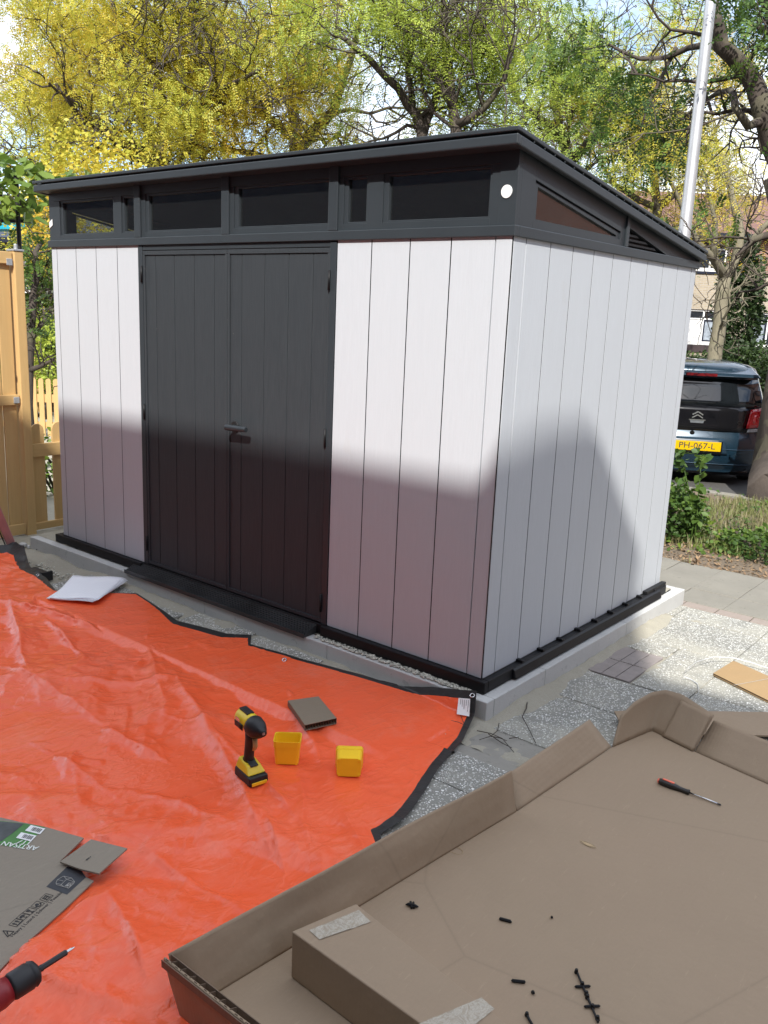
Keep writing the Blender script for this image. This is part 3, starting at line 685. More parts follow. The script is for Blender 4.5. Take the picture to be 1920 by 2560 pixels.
Z = Z + (.034*(NZ.fbm(X*2.1, Y*2.1, 3)-.40) + .012*(NZ.fbm(X*7+5, Y*7, 3)-.42))*(1-.7*damp)
hump = np.exp(-(((X+3.15)/.35)**2+((Y+.62)/.22)**2))*.07; Z = Z+hump
def ridg(x, y, o=2):
    t = 0; a = 1.
    for i in range(o): t = t+a*np.abs(NZ(x+31*i, y-13*i)-.5)*2; x, y = x*2.1+.3*y, y*2.1-.3*x; a *= .45
    return t
def facet(x, y):
    xi = np.floor(x).astype(int); yi = np.floor(y).astype(int); fx = x-xi; fy = y-yi; g = NZ.g
    a = g[xi % 256, yi % 256]; b = g[(xi+1) % 256, yi % 256]; c = g[xi % 256, (yi+1) % 256]; d = g[(xi+1) % 256, (yi+1) % 256]
    return np.where(fx > fy, a+(b-a)*fx+(d-b)*fy, a+(c-a)*fy+(d-c)*fx)
fx_ = X+.22*NZ(X*1.7+3, Y*1.7)+.05*NZ(X*6, Y*6+4); fy_ = Y+.22*NZ(X*1.7+8, Y*1.7+2)+.05*NZ(X*6+7, Y*6)
for an, sx_, sy_, am in ((.7, 2.1, 4.0, .046), (-.5, 4.3, 7.5, .022), (1.3, 9, 15, .010), (.2, 19, 27, .0042)):
    Z = Z+am*(facet((fx_*cos(an)+fy_*sin(an))*sx_+31*an, (-fx_*sin(an)+fy_*cos(an))*sy_+17*an)-.5)*(1-.55*damp)
wx = X+.12*NZ(X*2.3, Y*2.3); wy = Y+.12*NZ(X*2.3+9, Y*2.3+5); ca_, sa_ = cos(.8), sin(.8); rx, ry = wx*ca_+wy*sa_, -wx*sa_+wy*ca_
Z = Z + (-.026*ridg(rx*1.7, ry*3.0) - .010*ridg(ry*4.5+3, rx*8.5) - .003*ridg(rx*13, ry*22+7) + .030)*(1-.62*damp)
Z = np.maximum(Z, GZ+.013+.004*NZ(X*9, Y*9)+.030*np.clip((Y+.68)/.05, 0, 1)*np.clip((.02-X)/.05, 0, 1)); Z = np.maximum(Z, np.where((Y > -1.2) & (X < .06), sandz(X, Y)+.006, GZ))
cap_ = np.maximum(TZ+.012, zr+.004); Z = Z-np.clip((X+.12)/.16, 0, 1)*np.clip((Y+1.25)/.3, 0, 1)*np.maximum(Z-cap_, 0)
def inpoly(X, Y, poly):
    r = np.zeros(X.shape, bool); n = len(poly)
    for i in range(n):
        x0, y0 = poly[i][:2]; x1, y1 = poly[(i+1) % n][:2]
        if y0 != y1: r ^= ((y0 > Y) != (y1 > Y)) & (X < (x1-x0)*(Y-y0)/(y1-y0)+x0)
    return r
_pp = [at(x/4.809, 2040+y/4.809, TZ+.03) for x, y in ((-1000, -260), (0, -30), (560, 80), (1060, 240), (1130, 230), (1600, 370), (1210, 740), (1170, 800), (790, 1170), (330, 1590), (0, 1910), (-1000, 2700))]
Z = np.where(inpoly(X, Y, _pp), np.minimum(Z, TZ+.021+.15*(Z-TZ-.021)*0), Z)
xc_ = np.interp(Y, [-1.95, -1.9, -1.456, -1.086, -.596, .077], [.36, .355, .385, .43, .49, .54])
Z = np.where((X > xc_) & (Y > -1.97), np.minimum(Z, GZ+.0112), Z)
P[..., 2] = Z
tarp = wroot('tarpaulin', 'crumpled orange tarpaulin with black hem spread in front of the shed', 'tarpaulin', (-1.7, -1.6, GZ))
# parameter distance from the hem in metres along v / u
dT = np.linalg.norm(P-P[:, :1], axis=-1); dR = np.linalg.norm(P-P[-1:, :], axis=-1)
hw = np.interp(u, [0, .22, .3, .36, .42, .45, .56, .57, .70, 1], [.06, .07, .02, .0, .012, .03, .05, .02, .022, .034])
hw = np.interp(np.linspace(0, 1, NU), *zip(*[(0, .07), (.13, .09), (.18, .07), (.27, .03), (.30, .012), (.40, .010), (.46, .012), (.50, .022), (.56, .05), (.62, .055), (.67, .04), (.70, .018), (.80, .028), (1, .034)]))
hem = (dT < hw[:, None]) | (dR < (.034+.014*np.interp(vv, [0, .05, .2, .35, .4], [0, .2, 1, 1, 0]))[None, :])
I = np.arange(NU*NV).reshape(NU, NV); Fq = np.stack([I[:-1, :-1], I[:-1, 1:], I[1:, 1:], I[1:, :-1]], -1).reshape(-1, 4)
hf = hem[:-1, :-1].reshape(-1)
VV = P.reshape(-1, 3)
def sub(name, faces, mat):
    us, inv = np.unique(faces, return_inverse=True); return npmesh(name, VV[us], inv.reshape(faces.shape), mat, tarp, True)
sub('sheet', Fq[~hf], MAT_TARP); hm = sub('hem', Fq[hf], MAT_HEM)
def tarpz(x, y):
    i = np.argmin((X-x)**2+(Y-y)**2); return float(Z.reshape(-1)[i])
def ring(c, nrm, R, r, mat, parent, name):
    c = np.array(c, float); nrm = np.array(nrm, float); nrm /= np.linalg.norm(nrm); a = np.cross(nrm, (1, 0, 0.)); a /= np.linalg.norm(a); b = np.cross(nrm, a)
    pts = [c+R*(cos(t)*a+sin(t)*b) for t in np.linspace(0, 2*pi, 17)]
    m = MB().tube(pts, r, 6, False); 
    return m.build(name, mat, parent, True)
g = F(1019, 1503, -.05)
for (px, py) in ((1020, 1504), (614, 1427), (81, 1244)):
    q = F(px, py, TZ); i = int(np.argmin(np.linalg.norm(VV-q, axis=1)))
    # walk along the view ray to meet the cloth
    best = None
    for h in np.arange(GZ, -.0, .004):
        w = F(px, py, h); zz = tarpz(w[0], w[1])
        if abs(zz-h) < (best[0] if best else 9): best = (abs(zz-h), w)
    w = best[1]; ring((w[0], w[1], w[2]+.004), (.1, -.5, .9), .0095, .0028, MAT_STEEL, tarp, 'grommet')
# care label near the corner
m = MB(); pl = [F(*p, -.09) for p in ((991, 1510), (1016, 1512), (1014, 1550), (987, 1546))]
best = []
for p in ((991, 1510), (1016, 1512), (1014, 1550), (987, 1545)):
    bb = None
    for h in np.arange(GZ, 0, .002):
        w = F(*p, h); e = abs(tarpz(w[0], w[1])+.003-h)
        if bb is None or e < bb[0]: bb = (e, w)
    best.append(bb[1])
best = [b+np.array([0, -.002, .006]) for b in best]
m.add(best, [(0, 1, 2, 3)]); lb = m.build('care_label', MAT_WHITE, tarp, solid=.0006)
m = MB(); b0, b1, b2, b3 = best; nn = np.cross(b1-b0, b3-b0); nn /= np.linalg.norm(nn); nn *= (1 if nn[2] > 0 else -1)
for k, ln in enumerate((.9, .45, .72, .55, .4)):
    s = .9-k*.17; a = b0+(b1-b0)*s+(b3-b0)*.08; b = b0+(b1-b0)*s+(b3-b0)*(.08+.8*ln); m.bar(a+nn*.0012, b+nn*.0012, .0016, .0004, nn)
m.build('label_print', MAT_INK, lb)

# ------------------------------------------------------------------ things on the tarp
def sideways(f): f = np.array(f, float); f /= np.linalg.norm(f); return f
# impact driver: local x = forward (nose), z = up
dL, dF = at(585, 1950, TZ+.01), at(612, 1982, TZ); fd = dF-dL; ang = math.atan2(fd[1], fd[0])
dc = (at(582, 1953, TZ+.01)+at(662, 1962, TZ))/2
tz = max(tarpz(dc[0], dc[1])+.003, TZ)
tz = max(tz, max(tarpz(dc[0]+a*.06, dc[1]+b*.06) for a in (-1, 0, 1) for b in (-1, 0, 1))-.004)
drill = empty('impact_driver', 'yellow and black cordless impact driver standing on its battery on the orange tarpaulin', 'power tool', (dc[0]+.022, dc[1]-.010, tz), (0, 0, ang))
def rbox(m, x0, x1, w, z0, z1, w2=None): w2 = w2 or w; m.hexa([(x0,-w/2,z0),(x1,-w/2,z0),(x1,w/2,z0),(x0,w/2,z0),(x0,-w2/2,z1),(x1,-w2/2,z1),(x1,w2/2,z1),(x0,w2/2,z1)])
m = MB(); rbox(m, -.055, .060, .078, .0, .034, .074); rbox(m, -.050, -.005, .066, .0345, .048, .06); bt = m.build('battery', MAT_DKRUB, drill, bevel=.006)
m = MB(); m.box((.0605, -.030, .003), (.064, .030, .016)); m.build('battery_accent', MAT_YELB, bt, bevel=.002)
m = MB(); m.hexa([(-.052,-.036,.0345),(.045,-.036,.0345),(.045,.036,.0345),(-.052,.036,.0345),(-.045,-.026,.072),(.020,-.026,.060),(.020,.026,.060),(-.045,.026,.072)])
ft = m.build('foot_housing', MAT_YEL, drill, bevel=.005)
m = MB().hexa([(-.01,-.016,.069),(.028,-.016,.057),(.028,.016,.057),(-.01,.016,.069),(-.01,-.014,.074),(.026,-.014,.062),(.026,.014,.062),(-.01,.014,.074)]); m.build('selector_panel', MAT_DKRUB, ft, bevel=.002)
def ell(m, pts, n=14):   # list of (center xyz, axis dir tilt, ra, rb)
    vs = []; 
    for (c, ax, ra, rb) in pts:
        ax = sideways(ax); s = np.array([0, 1, 0.]); t = np.cross(s, ax)
        for k in range(n):
            a = 2*pi*k/n; vs.append(np.array(c)+ra*cos(a)*t+rb*sin(a)*s)
    fs = [(i*n+k, i*n+(k+1) % n, (i+1)*n+(k+1) % n, (i+1)*n+k) for i in range(len(pts)-1) for k in range(n)]
    fs += [tuple(range(n))[::-1], tuple((len(pts)-1)*n+k for k in range(n))]
    m.add(vs, fs)
m = MB(); ell(m, [((-.018, 0, .062), (0, 0, 1), .026, .024), ((-.017, 0, .075), (0, 0, 1), .020, .018), ((-.012, 0, .115), (0, 0, 1), .020, .017), ((-.004, 0, .15), (0, 0, 1), .025, .018), ((0, 0, .185), (0, 0, 1), .028, .02)])
m.build('handle', MAT_DKRUB, drill, True)
m = MB(); ell(m, [((.022, 0, .118), (0, 0, 1), .004, .008), ((.030, 0, .135), (0, 0, 1), .008, .009), ((.026, 0, .165), (0, 0, 1), .010, .009)]); m.build('trigger', simple('tan plastic', (.45, .30, .12), .4), drill, True)
m = MB(); ell(m, [((-.078, 0, .212), (1, 0, 0), .026, .024), ((-.070, 0, .212), (1, 0, 0), .033, .030), ((-.055, 0, .212), (1, 0, 0), .035, .032), ((-.0, 0, .212), (1, 0, 0), .035, .031), ((.012, 0, .212), (1, 0, 0), .034, .032)], 18)
body = m.build('body', MAT_YEL, drill, True)
m = MB(); m.box((-.065, -.014, .2435), (-.005, .014, .250)); m.box((-.062, -.0345, .19), (-.004, -.0315, .212)); m.box((-.062, .0315, .19), (-.004, .0345, .212)); m.build('body_inlay', MAT_DKRUB, body, bevel=.003)
MB().box((-.052, -.0358, .216), (-.022, -.0352, .230)).build('silver_sticker', MAT_STEEL, body)
m = MB()
for k in range(4): m.box((-.020+k*.006, -.0362, .192), (-.017+k*.006, -.0344, .210))
m.build('vent_slots', MAT_BLACK, body)
m = MB(); ell(m, [((.0125, 0, .210), (1, 0, 0), .037, .036), ((.022, 0, .210), (1, 0, 0), .040, .037), ((.045, 0, .209), (1, 0, 0), .037, .034), ((.066, 0, .209), (1, 0, 0), .026, .025), ((.072, 0, .210), (1, 0, 0), .014, .014), ((.088, 0, .210), (1, 0, 0), .0125, .0125)], 20)
m.build('nose', MAT_DKRUB, drill, True); m = MB(); m.tube([(.0882, 0, .21), (.0888, 0, .21)], .006, 6); m.build('bit_holder', MAT_STEEL, drill)
m = MB(); ell(m, [((-.079, 0, .212), (1, 0, 0), .023, .021), ((-.084, 0, .212), (1, 0, 0), .018, .017)]); m.build('rear_cap', MAT_DKRUB, drill, True)

# yellow bins
def open_bin(name, label, loc, rot, lying=False):
    r = empty(name, label, 'plastic box', loc, rot, 'yellow plastic boxes on the tarpaulin')
    w, d, h = .098, .078, .095; n = 6
    def ringp(sc, z, ins=0):
        out = []; rad = .012
        W2, D2 = w/2*sc-ins, d/2*sc-ins
        for cx, cy, a0 in ((W2-rad, D2-rad, 0), (-W2+rad, D2-rad, 90), (-W2+rad, -D2+rad, 180), (W2-rad, -D2+rad, 270)):
            for k in range(n): t = radians(a0+90*k/(n-1)); out.append((cx+rad*cos(t), cy+rad*sin(t), z))
        return out
    levels = [ringp(.90, .002), ringp(.99, .070), ringp(1.03, .0705), ringp(1.05, h), ringp(1.06, h), ringp(1.06, h, .003), ringp(1.04, h-.002, .003), ringp(.98, .070, .0025), ringp(.88, .005, .0025)]
    m = MB(); vs = [p for l in levels for p in l]; q = 4*n
    fs = [(i*q+k, i*q+(k+1) % q, (i+1)*q+(k+1) % q, (i+1)*q+k) for i in range(len(levels)-1) for k in range(q)]
    fs += [tuple(range(q))[::-1], tuple((len(levels)-1)*q+k for k in range(q))]
    m.add(vs, fs); m.build('shell', MAT_YELB, r)
    for sx in (-1, 1):
        for sy in (-1, 1): MB().box((sx*.036-.004, sy*.029-.004, -.001), (sx*.036+.004, sy*.029+.004, .0018)).build('foot', MAT_YELB, r)
    return r
fr = at(676, 1916, TZ)-at(686-8-50, 1916, TZ)
b1 = (at(683, 1916, TZ)+at(749, 1918, TZ))/2; a1 = math.atan2(*(at(749, 1918, TZ)-at(683, 1916, TZ))[[1, 0]])
nb = np.array([-sin(a1), cos(a1)])
open_bin('plastic_box', 'yellow plastic box standing upright with its open top facing up, beside the impact driver', (b1[0]+nb[0]*.037, b1[1]+nb[1]*.037, max(TZ, tarpz(b1[0], b1[1]))+.001), (0, 0, a1))
b2 = (at(836, 1953, TZ)+at(906, 1955, TZ))/2; a2 = math.atan2(*(at(906, 1955, TZ)-at(836, 1953, TZ))[[1, 0]]); nb = np.array([-sin(a2), cos(a2)])
open_bin('plastic_box', 'yellow plastic box lying tipped over on its side, rightmost on the tarpaulin', (b2[0]+nb[0]*.004, b2[1]+nb[1]*.004, max(TZ, tarpz(b2[0], b2[1]))+.041), (radians(-93), 0, a2))
# honeycomb offcut
def slabq(pts, z, th):   # quad (px in full coords) -> thick board resting at z
    return [np.array([*F(x, y, z+th)[:2], z]) for x, y in pts], th
oc = wroot('board_offcut', 'small thick piece of honeycomb cardboard lying on the orange tarpaulin behind the yellow boxes', 'cardboard', F(672, 1540, TZ))
z0 = max(tarpz(*F(*p, TZ+.02)[:2]) for p in ((640, 1520), (688, 1508), (715, 1550), (665, 1560), (675, 1535)))+.001; q = [np.array([*F(*p, z0+.026)[:2], z0+.024]) for p in ((622, 1513), (688, 1504), (727, 1551), (659, 1566))]
m = MB(); m.prism(q[::-1], (0, 0, .002)); m.prism([p-(0, 0, .024) for p in q[::-1]], (0, 0, .002)); oc_f = m.build('facing', m_card('dull brown board', (.25, .205, .145)), oc)
m = MB()
for k in range(13):
    t = k/12; a = q[3]*(1-t)+q[2]*t; b = q[0]*(1-t)+q[1]*t; c0 = (a+b)/2; a = c0+(a-c0)*.985; b = c0+(b-c0)*.985
    m.bar(a-(0, 0, .011), b-(0, 0, .011), .0012 if k not in (0, 12) else .003, .0215)
m.bar(q[0]*.985+q[3]*.015-(0, 0, .011), q[1]*.985+q[2]*.015-(0, 0, .011), .002, .0215)
m.build('core', MAT_CARDE, oc)
# booklet
bk = wroot('paper_booklet', 'open white instruction booklet lying between the tarpaulin edge and the shed', 'booklet', F(190, 1270, TZ))
bz = max(tarpz(*F(*p, TZ+.02)[:2]) for p in ((125, 1285), (165, 1290), (200, 1296), (150, 1270), (180, 1280)))-.004
c4 = [F(*p, bz+.02)[:2] for p in ((103, 1290), (163, 1243), (273, 1251), (208, 1300))]
def sheetq(m, zof, sc, seed, curl=.012):
    n = 14; A = np.zeros((n, n, 3)); cen = sum(c4)/4; r = np.random.RandomState(seed); ph = r.rand()*6
    for i in range(n):
        for j in range(n):
            s, t = i/(n-1), j/(n-1); p = (c4[0]*(1-s)+c4[1]*s)*(1-t)+(c4[3]*(1-s)+c4[2]*s)*t; an_ = (seed-1.5)*.045; dq = (p-cen)*sc; p = cen+np.array((dq[0]*cos(an_)-dq[1]*sin(an_), dq[0]*sin(an_)+dq[1]*cos(an_)))
            z = bz+.022+zof+curl*(s**3)*.6+.004*sin(6*t+ph)+.006*abs(s-.5)+.010*t*(1-s)
            A[i, j] = (p[0]+.006*r.randn()*0+.004*seed % .01, p[1], z)
    m.grid(A)
m = MB()
for k, (zf, sc) in enumerate(((0, 1.0), (.003, .99), (.0065, .98), (.0105, .97))): sheetq(m, zf-.015, sc, k)
m.build('pages', MAT_PAPER, bk, True, solid=.0008)

# ------------------------------------------------------------------ big carton
CZ = GZ+.018
cart = wroot('cardboard_carton', 'huge opened flat cardboard carton tray with folded-out flaps, in the lower right foreground', 'carton', (1.2, -.8, GZ))
def cplate(m, pts, th=.006):
    pts = [np.array(p, float) for p in pts]; n = np.cross(pts[1]-pts[0], pts[2]-pts[1]); n /= np.linalg.norm(n); m.prism([p-n*th/2 for p in pts], n*th)
def warp(m, A, B, C_, D_, n=10, bow=.01, seed=1, th=.006):
    """bilinear patch with slight warping, given thickness"""
    A, B, C_, D_ = (np.array(p, float) for p in (A, B, C_, D_)); nn = np.cross(B-A, D_-A); nn /= np.linalg.norm(nn); G = np.zeros((n, n, 3))
    for i in range(n):
        for j in range(n):
            s, t = i/(n-1), j/(n-1); p = (A*(1-s)+B*s)*(1-t)+(D_*(1-s)+C_*s)*t
            G[i, j] = p+nn*bow*(sin(pi*s)*t*(NZ(np.array(s*3+seed), np.array(t*2.))*2-1)+.3*(NZ(np.array(s*7+seed*3), np.array(t*5.))-.5))
    m.grid(G-nn*0)
fl = [(.41, -1.90), (.430, -1.456), (.479, -1.086), (.541, -.596), (.585, .077), (.644, .335)]
far = [(.644, .335), (.847, .28), (1.147, .222), (2.0, .06)]
m = MB(); poly = [(x, y, CZ) for x, y in fl+far[1:]+[(2.05, -1.9)]]
m.prism(poly[::-1], (0, 0, -.006)); m.build('floor', MAT_CARD, cart)
def cw(name, A, B, A2, B2, seed, bow=.012, lab=None, n=12):
    m = MB(); warp(m, A, B, B2, A2, n, bow, seed); o = m.build(name, MAT_CARD, cart, True, solid=.006)
    if lab: o['label'] = lab
    return o
ztop = -.002
cw('side_wall', (.405, -1.93, CZ), (.541, -.60, CZ), (.362, -1.93, ztop), (.513, -.60, ztop), 1, .012, None, 20)
cw('side_flap', (.543, -.594, CZ), (.583, .074, CZ), (.468, -.55, -.055), (.487, .05, -.050), 2, .006)
bp_ = poly_interp([(.586, .080, CZ), (.643, .330, CZ), (.648, .335, CZ), (.845, .281, CZ)], np.linspace(0, 1, 26))
tp_ = poly_interp([(.572, .165, -.045), (.585, .26, -.012), (.612, .375, .004), (.655, .425, .012), (.72, .438, .008), (.865, .415, -.030)], np.linspace(0, 1, 26))
t_ = np.linspace(0, 1, 9)[None, :, None]; G_ = bp_[:, None]*(1-t_)+tp_[:, None]*t_
G_ += (np.sin(t_*pi)*.012)*np.array((-.5, .6, 0))*np.sin(np.linspace(0, pi, 26))[:, None, None]
MB().grid(G_).build('corner_wall', MAT_CARD, cart, True, solid=.006)
cw('end_flap', (.849, .280, CZ), (2.0, .06, CZ), (.862, .43, -.06), (2.0, .27, -.06), 5, .012)
cw('patch_panel', (.700, .312, CZ+.003), (.842, .274, CZ+.003), (.725, .415, -.010), (.862, .392, -.024), 6, .004)
cw('end_wall', (2.05, -1.93, CZ), (.405, -1.93, CZ), (2.05, -1.94, ztop), (.364, -1.945, ztop), 7, .008, None, 20)
cw('side_wall', (2.0, .06, CZ), (2.05, -1.93, CZ), (2.04, .06, ztop), (2.09, -1.93, ztop), 8, .01)
# corrugated double edge along the near wall
m = MB()
for s in np.arange(0, 1, .011):
    a = np.array((.372, -1.945, ztop-.006))+np.array((1.6, 0, 0))*s; m.bar(a, a+(.009, .016 if int(s/.011) % 2 else -.0, 0), .0012, .016)
m.bar((.366, -1.9535, ztop-.008), (2.03, -1.9535, ztop-.008), .002, .02); m.bar((.372, -1.9305, ztop-.004), (2.03, -1.9305, ztop-.004), .002, .02)
m.build('corrugated_edge', MAT_CARDE, cart)
# stain rings on the floor
MAT_STAIN = simple('glue stain', (.42, .30, .16), .35, .2, 60, 0)
for (x, y, R1, R2) in ((983, 1836, .028, .017), (1270, 1824, .028, .010)):
    c = F(x, y, CZ+.001); m = MB()
    pts = [c+np.array((R1*cos(t), R2*sin(t), 0)) for t in np.linspace(0, 2*pi, 22)]
    m.tube(pts, .0008, 4, False); 
    if R2 < .015: m.prism([c+np.array((R1*.8*cos(t)*(1+.3*sin(3*t)), R2*.7*sin(t), 0)) for t in np.linspace(0, 2*pi, 14)[:-1]], (0, 0, .0006))
    m.build('glue_mark', MAT_STAIN, cart)
# inner box lying in the tray
ib = wroot('cardboard_box', 'closed long cardboard box with two strips of clear tape lying inside the big carton tray', 'box', (.8, -1.8, CZ))
h0 = CZ+.002; h1 = h0+.135
FL_, FR_ = np.array((.517, -1.668)), np.array((.567, -1.478)); ax = np.array((.966, -.22)); dn = np.array((.60, -.235)); 
pL = F(900, 2205, h1)[:2]; pR = F(1084, 2203, h1)[:2]
dL_ = (pL-FL_); dR_ = (pR-FR_); nl = FL_+dL_*1.9; nr = FR_+dR_*1.75
m = MB(); m.hexa([(*FL_, h0), (*nl, h0), (*nr, h0), (*FR_, h0), (*FL_, h1), (*nl, h1), (*nr, h1), (*FR_, h1)]); bx_ = m.build('box_body', MAT_CARD, ib, bevel=.003)
for pts in (((668, 2010), (775, 1966), (801, 1992), (690, 2030)), ((905, 2212), (1040, 2155), (1068, 2180), (1000, 2235))):
    q = [F(*p, h1+.0006) for p in pts]; G = np.zeros((8, 20, 3))
    for i in range(8):
        for j in range(20):
            s, t = i/7, j/19; G[i, j] = (q[0]*(1-t)+q[1]*t)*(1-s)+(q[3]*(1-t)+q[2]*t)*s+np.array((0, 0, .0022*NZ(np.array(i*1.3), np.array(j*1.1))))
    MB().grid(G).build('tape', MAT_TAPE, bx_)
# flap of the inner box resting beside it
m = MB(); q = [F(*p, z) for p, z in (((770, 1951), h1), ((812, 1986), h1-.01), ((868, 1996), CZ+.02), ((832, 1985), CZ+.012))]
# small plastic clips ---------------------------------------------------------
GRP = 'small black plastic pieces scattered on the cardboard'
def clip_root(name, lab, px, py, cat='plastic clip'): 
    p = F(px, py, CZ); return wroot(name, lab, cat, (p[0], p[1], CZ), GRP), p
z = CZ+.005
def seg(a, b, r, n=7): pa, pb = F(*a, z), F(*b, z); return [pa, pb]
o = MB().tube([F(876, 1954, z), F(882, 1953, z+.002), F(898, 1957, z+.002), F(904, 1959, z)], [.0015, .0045, .0045, .0015], 7)
o.tube([F(887, 1948, z), F(889, 1961, z)], .004, 6); o.tube([F(893, 1949, z), F(894, 1961, z)], .0035, 6)
tag(o.build('plastic_clip', MAT_BLACK), 'small black plastic clip with two cross ribs, nearest the inner cardboard box', 'plastic clip', GRP)
o = MB().tube([F(1078, 1984, z), F(1080, 1984, z), F(1102, 1990, z), F(1105, 1992, z)], [.001, .0045, .0045, .002], 6); tag(o.build('plastic_clip', MAT_BLACK), 'short black plastic stick lying level with the small round dot on the carton floor', 'plastic clip', GRP)
o = MB().tube([F(1104, 2118, z), F(1107, 2118, z), F(1133, 2121, z), F(1135, 2121, z)], [.001, .0042, .0042, .002], 6); tag(o.build('plastic_clip', MAT_BLACK), 'short black plastic stick lying left of the cross-barred sprue', 'plastic clip', GRP)
o = MB().tube([F(1192, 1981, z-.003), F(1192, 1981, z+.002)], [.004, .0025], 8); tag(o.build('plastic_plug', MAT_BLACK), 'tiny round black plug alone in the middle of the carton floor', 'plastic plug', GRP)
o = MB().tube([F(1151, 2143, z-.003), F(1153, 2145, z+.002)], [.005, .003], 8); tag(o.build('plastic_plug', MAT_BLACK), 'tiny oval black plug just below a short black stick', 'plastic plug', GRP)
sp = wroot('plastic_sprue', 'black plastic sprue with two cross bars lying on the carton floor near the bottom edge', 'plastic clip', F(1268, 2150, CZ), GRP)
m = MB().tube([F(1246, 2098, z), F(1258, 2128, z), F(1268, 2152, z), F(1280, 2178, z), F(1292, 2208, z)], [.003, .0028, .0035, .0028, .003], 7)
for p in ((1245, 2099), (1258, 2127), (1267, 2147), (1269, 2154), (1280, 2175), (1291, 2200)): w = F(*p, z); m.tube([w-(0, 0, .003), w+(0, 0, .008)], [.006, .004], 7)
m.build('stem', MAT_BLACK, sp)
for a, b in (((1241, 2131), (1276, 2130)), ((1261, 2174), (1297, 2173))): MB().tube([F(*a, z), F(a[0]+3, a[1], z), F(b[0]-3, b[1], z), F(*b, z)], [.001, .0035, .0035, .001], 6).build('cross_bar', MAT_BLACK, sp)
m = MB().tube([F(1138, 2190, z), F(1141, 2198, z), F(1150, 2214, z), F(1157, 2226, z)], .0035, 7); w = F(1138, 2191, z); m.tube([w-(0, 0, .003), w+(0, 0, .006)], [.006, .004], 7)
tag(m.build('plastic_sprue', MAT_BLACK), 'bent black plastic sprue cut off by the bottom edge of the picture', 'plastic clip', GRP)
w = F(1115, 1747, CZ+.004); w2 = F(1122, 1743, CZ+.004); tag(MB().tube([w, w2], .0025, 6).build('plastic_clip', MAT_BLACK), 'tiny black plastic sliver at the notch where the carton side wall meets its flap', 'plastic clip', GRP)
# screwdriver ----------------------------------------------------------------
A, Bp = F(1423, 1686, CZ+.012), F(1558, 1739, CZ+.005); A = A.copy(); dv = Bp-A; Ln = np.linalg.norm(dv)
ang = math.atan2(dv[1], dv[0]); sd = empty('screwdriver', 'screwdriver with black handle, orange inlay and steel blade lying on the big carton', 'screwdriver', tuple(A), (0, math.asin(-dv[2]/Ln), ang))
hl = Ln*.50
m = MB().tube([(0, 0, 0), (.003, 0, 0), (hl*.12, 0, 0), (hl*.42, 0, 0), (hl*.62, 0, 0), (hl*.70, 0, 0), (hl*.93, 0, 0), (hl*.96, 0, 0), (hl, 0, 0)], [.009, .0115, .0135, .0145, .011, .0092, .0095, .0115, .0105], 6)
m.build('handle', simple('dark grip', (.028, .025, .022), .45), sd, True)
ORG = simple('orange grip inlay', (.85, .16, .09), .4)
MB().tube([(-.004, 0, 0), (0.0, 0, 0), (.006, 0, 0)], [.006, .010, .0105], 10).build('end_cap', ORG, sd); MB().box((hl*.12, -.005, .0105), (hl*.5, .005, .0155)).build('inlay', ORG, sd, bevel=.002)
m = MB().tube([(hl, 0, 0), (Ln*.965, 0, 0)], .0032, 10); m.build('shaft', MAT_STEEL, sd, True)
m = MB().tube([(Ln*.94, 0, 0), (Ln*.985, 0, 0), (Ln, 0, 0)], [.0034, .0032, .0012], 8); m.build('tip', MAT_DKRUB, sd)

# ------------------------------------------------------------------ printed cardboard sheet on the left
PZ = TZ+.030
fc_ = wroot('cardboard_sheet', 'flattened printed cardboard sheet with a green label and warning symbols on the orange tarpaulin', 'cardboard', (-.45, -1.95, TZ))
def L4(x, y, z=PZ): return at(x/4.809, 2040+y/4.809, z)     # crop coordinates of the printed sheet
m = MB(); out_ = [L4(*p) for p in ((-900, -160), (0, 15), (240, 70), (545, 130), (1005, 262), (722, 545), (870, 590), (985, 705), (1125, 780), (760, 1130), (300, 1540), (0, 1850), (-900, 2600))]
m.prism(out_[::-1], (0, 0, -.005)); m.build('board', MAT_CARDG, fc_)
e = .0006
def plate(pts, mat, name, k=1, par=None): 
    m = MB(); m.add([L4(*p, PZ+e*k) for p in pts], [tuple(range(len(pts)))]); return m.build(name, mat, par or fc_)
lab = plate(((-500, 5), (300, 90), (545, 130), (270, 395), (0, 345), (-500, 240)), MAT_GREENL, 'green_label')
plate(((-500, 0), (0, 63), (290, 92), (170, 190), (20, 300), (-500, 235)), MAT_PHOTO, 'label_picture', 2, lab)
for q in (((300, 175), (370, 108), (545, 150), (480, 220)), ((192, 262), (255, 195), (440, 235), (375, 305))):
    bc = plate(q, MAT_WHITE, 'barcode', 3, lab); m = MB(); q = [np.array(p, float) for p in q]
    for k, wdt in enumerate((2, 1, 3, 1, 2, 1, 1, 3, 1, 2, 2, 1, 3, 1)):
        t0 = .28+k*.045; t1 = t0+.012*wdt
        P4 = [(q[0]+(q[3]-q[0])*t0)*(1-s)+(q[1]+(q[2]-q[1])*t0)*s for s in (.24, .84)]+[(q[0]+(q[3]-q[0])*t1)*(1-s)+(q[1]+(q[2]-q[1])*t1)*s for s in (.84, .24)]
        m.add([L4(*p, PZ+e*4.5) for p in P4], [(0, 1, 2, 3)])
    m.build('bars', MAT_INK, bc)
WHITEINK = simple('white ink', (.75, .78, .72), .6, .02, 10, 0)
tx = L4(70, 330)-L4(300, 365); ty = L4(262, 330)-L4(330, 260)
text('ARTISAN™', .030, WHITEINK, lab, L4(185, 348, PZ+e*3), tx, ty, depth=.0002, bold=.0003)
text('117', .030, WHITEINK, lab, L4(293, 318, PZ+e*3), tx, ty, depth=.0002, bold=.0003)
bxp = plate(((555, 850), (825, 592), (955, 620), (1035, 735), (805, 945)), MAT_DARKBOX, 'printed_panel')
m = MB()
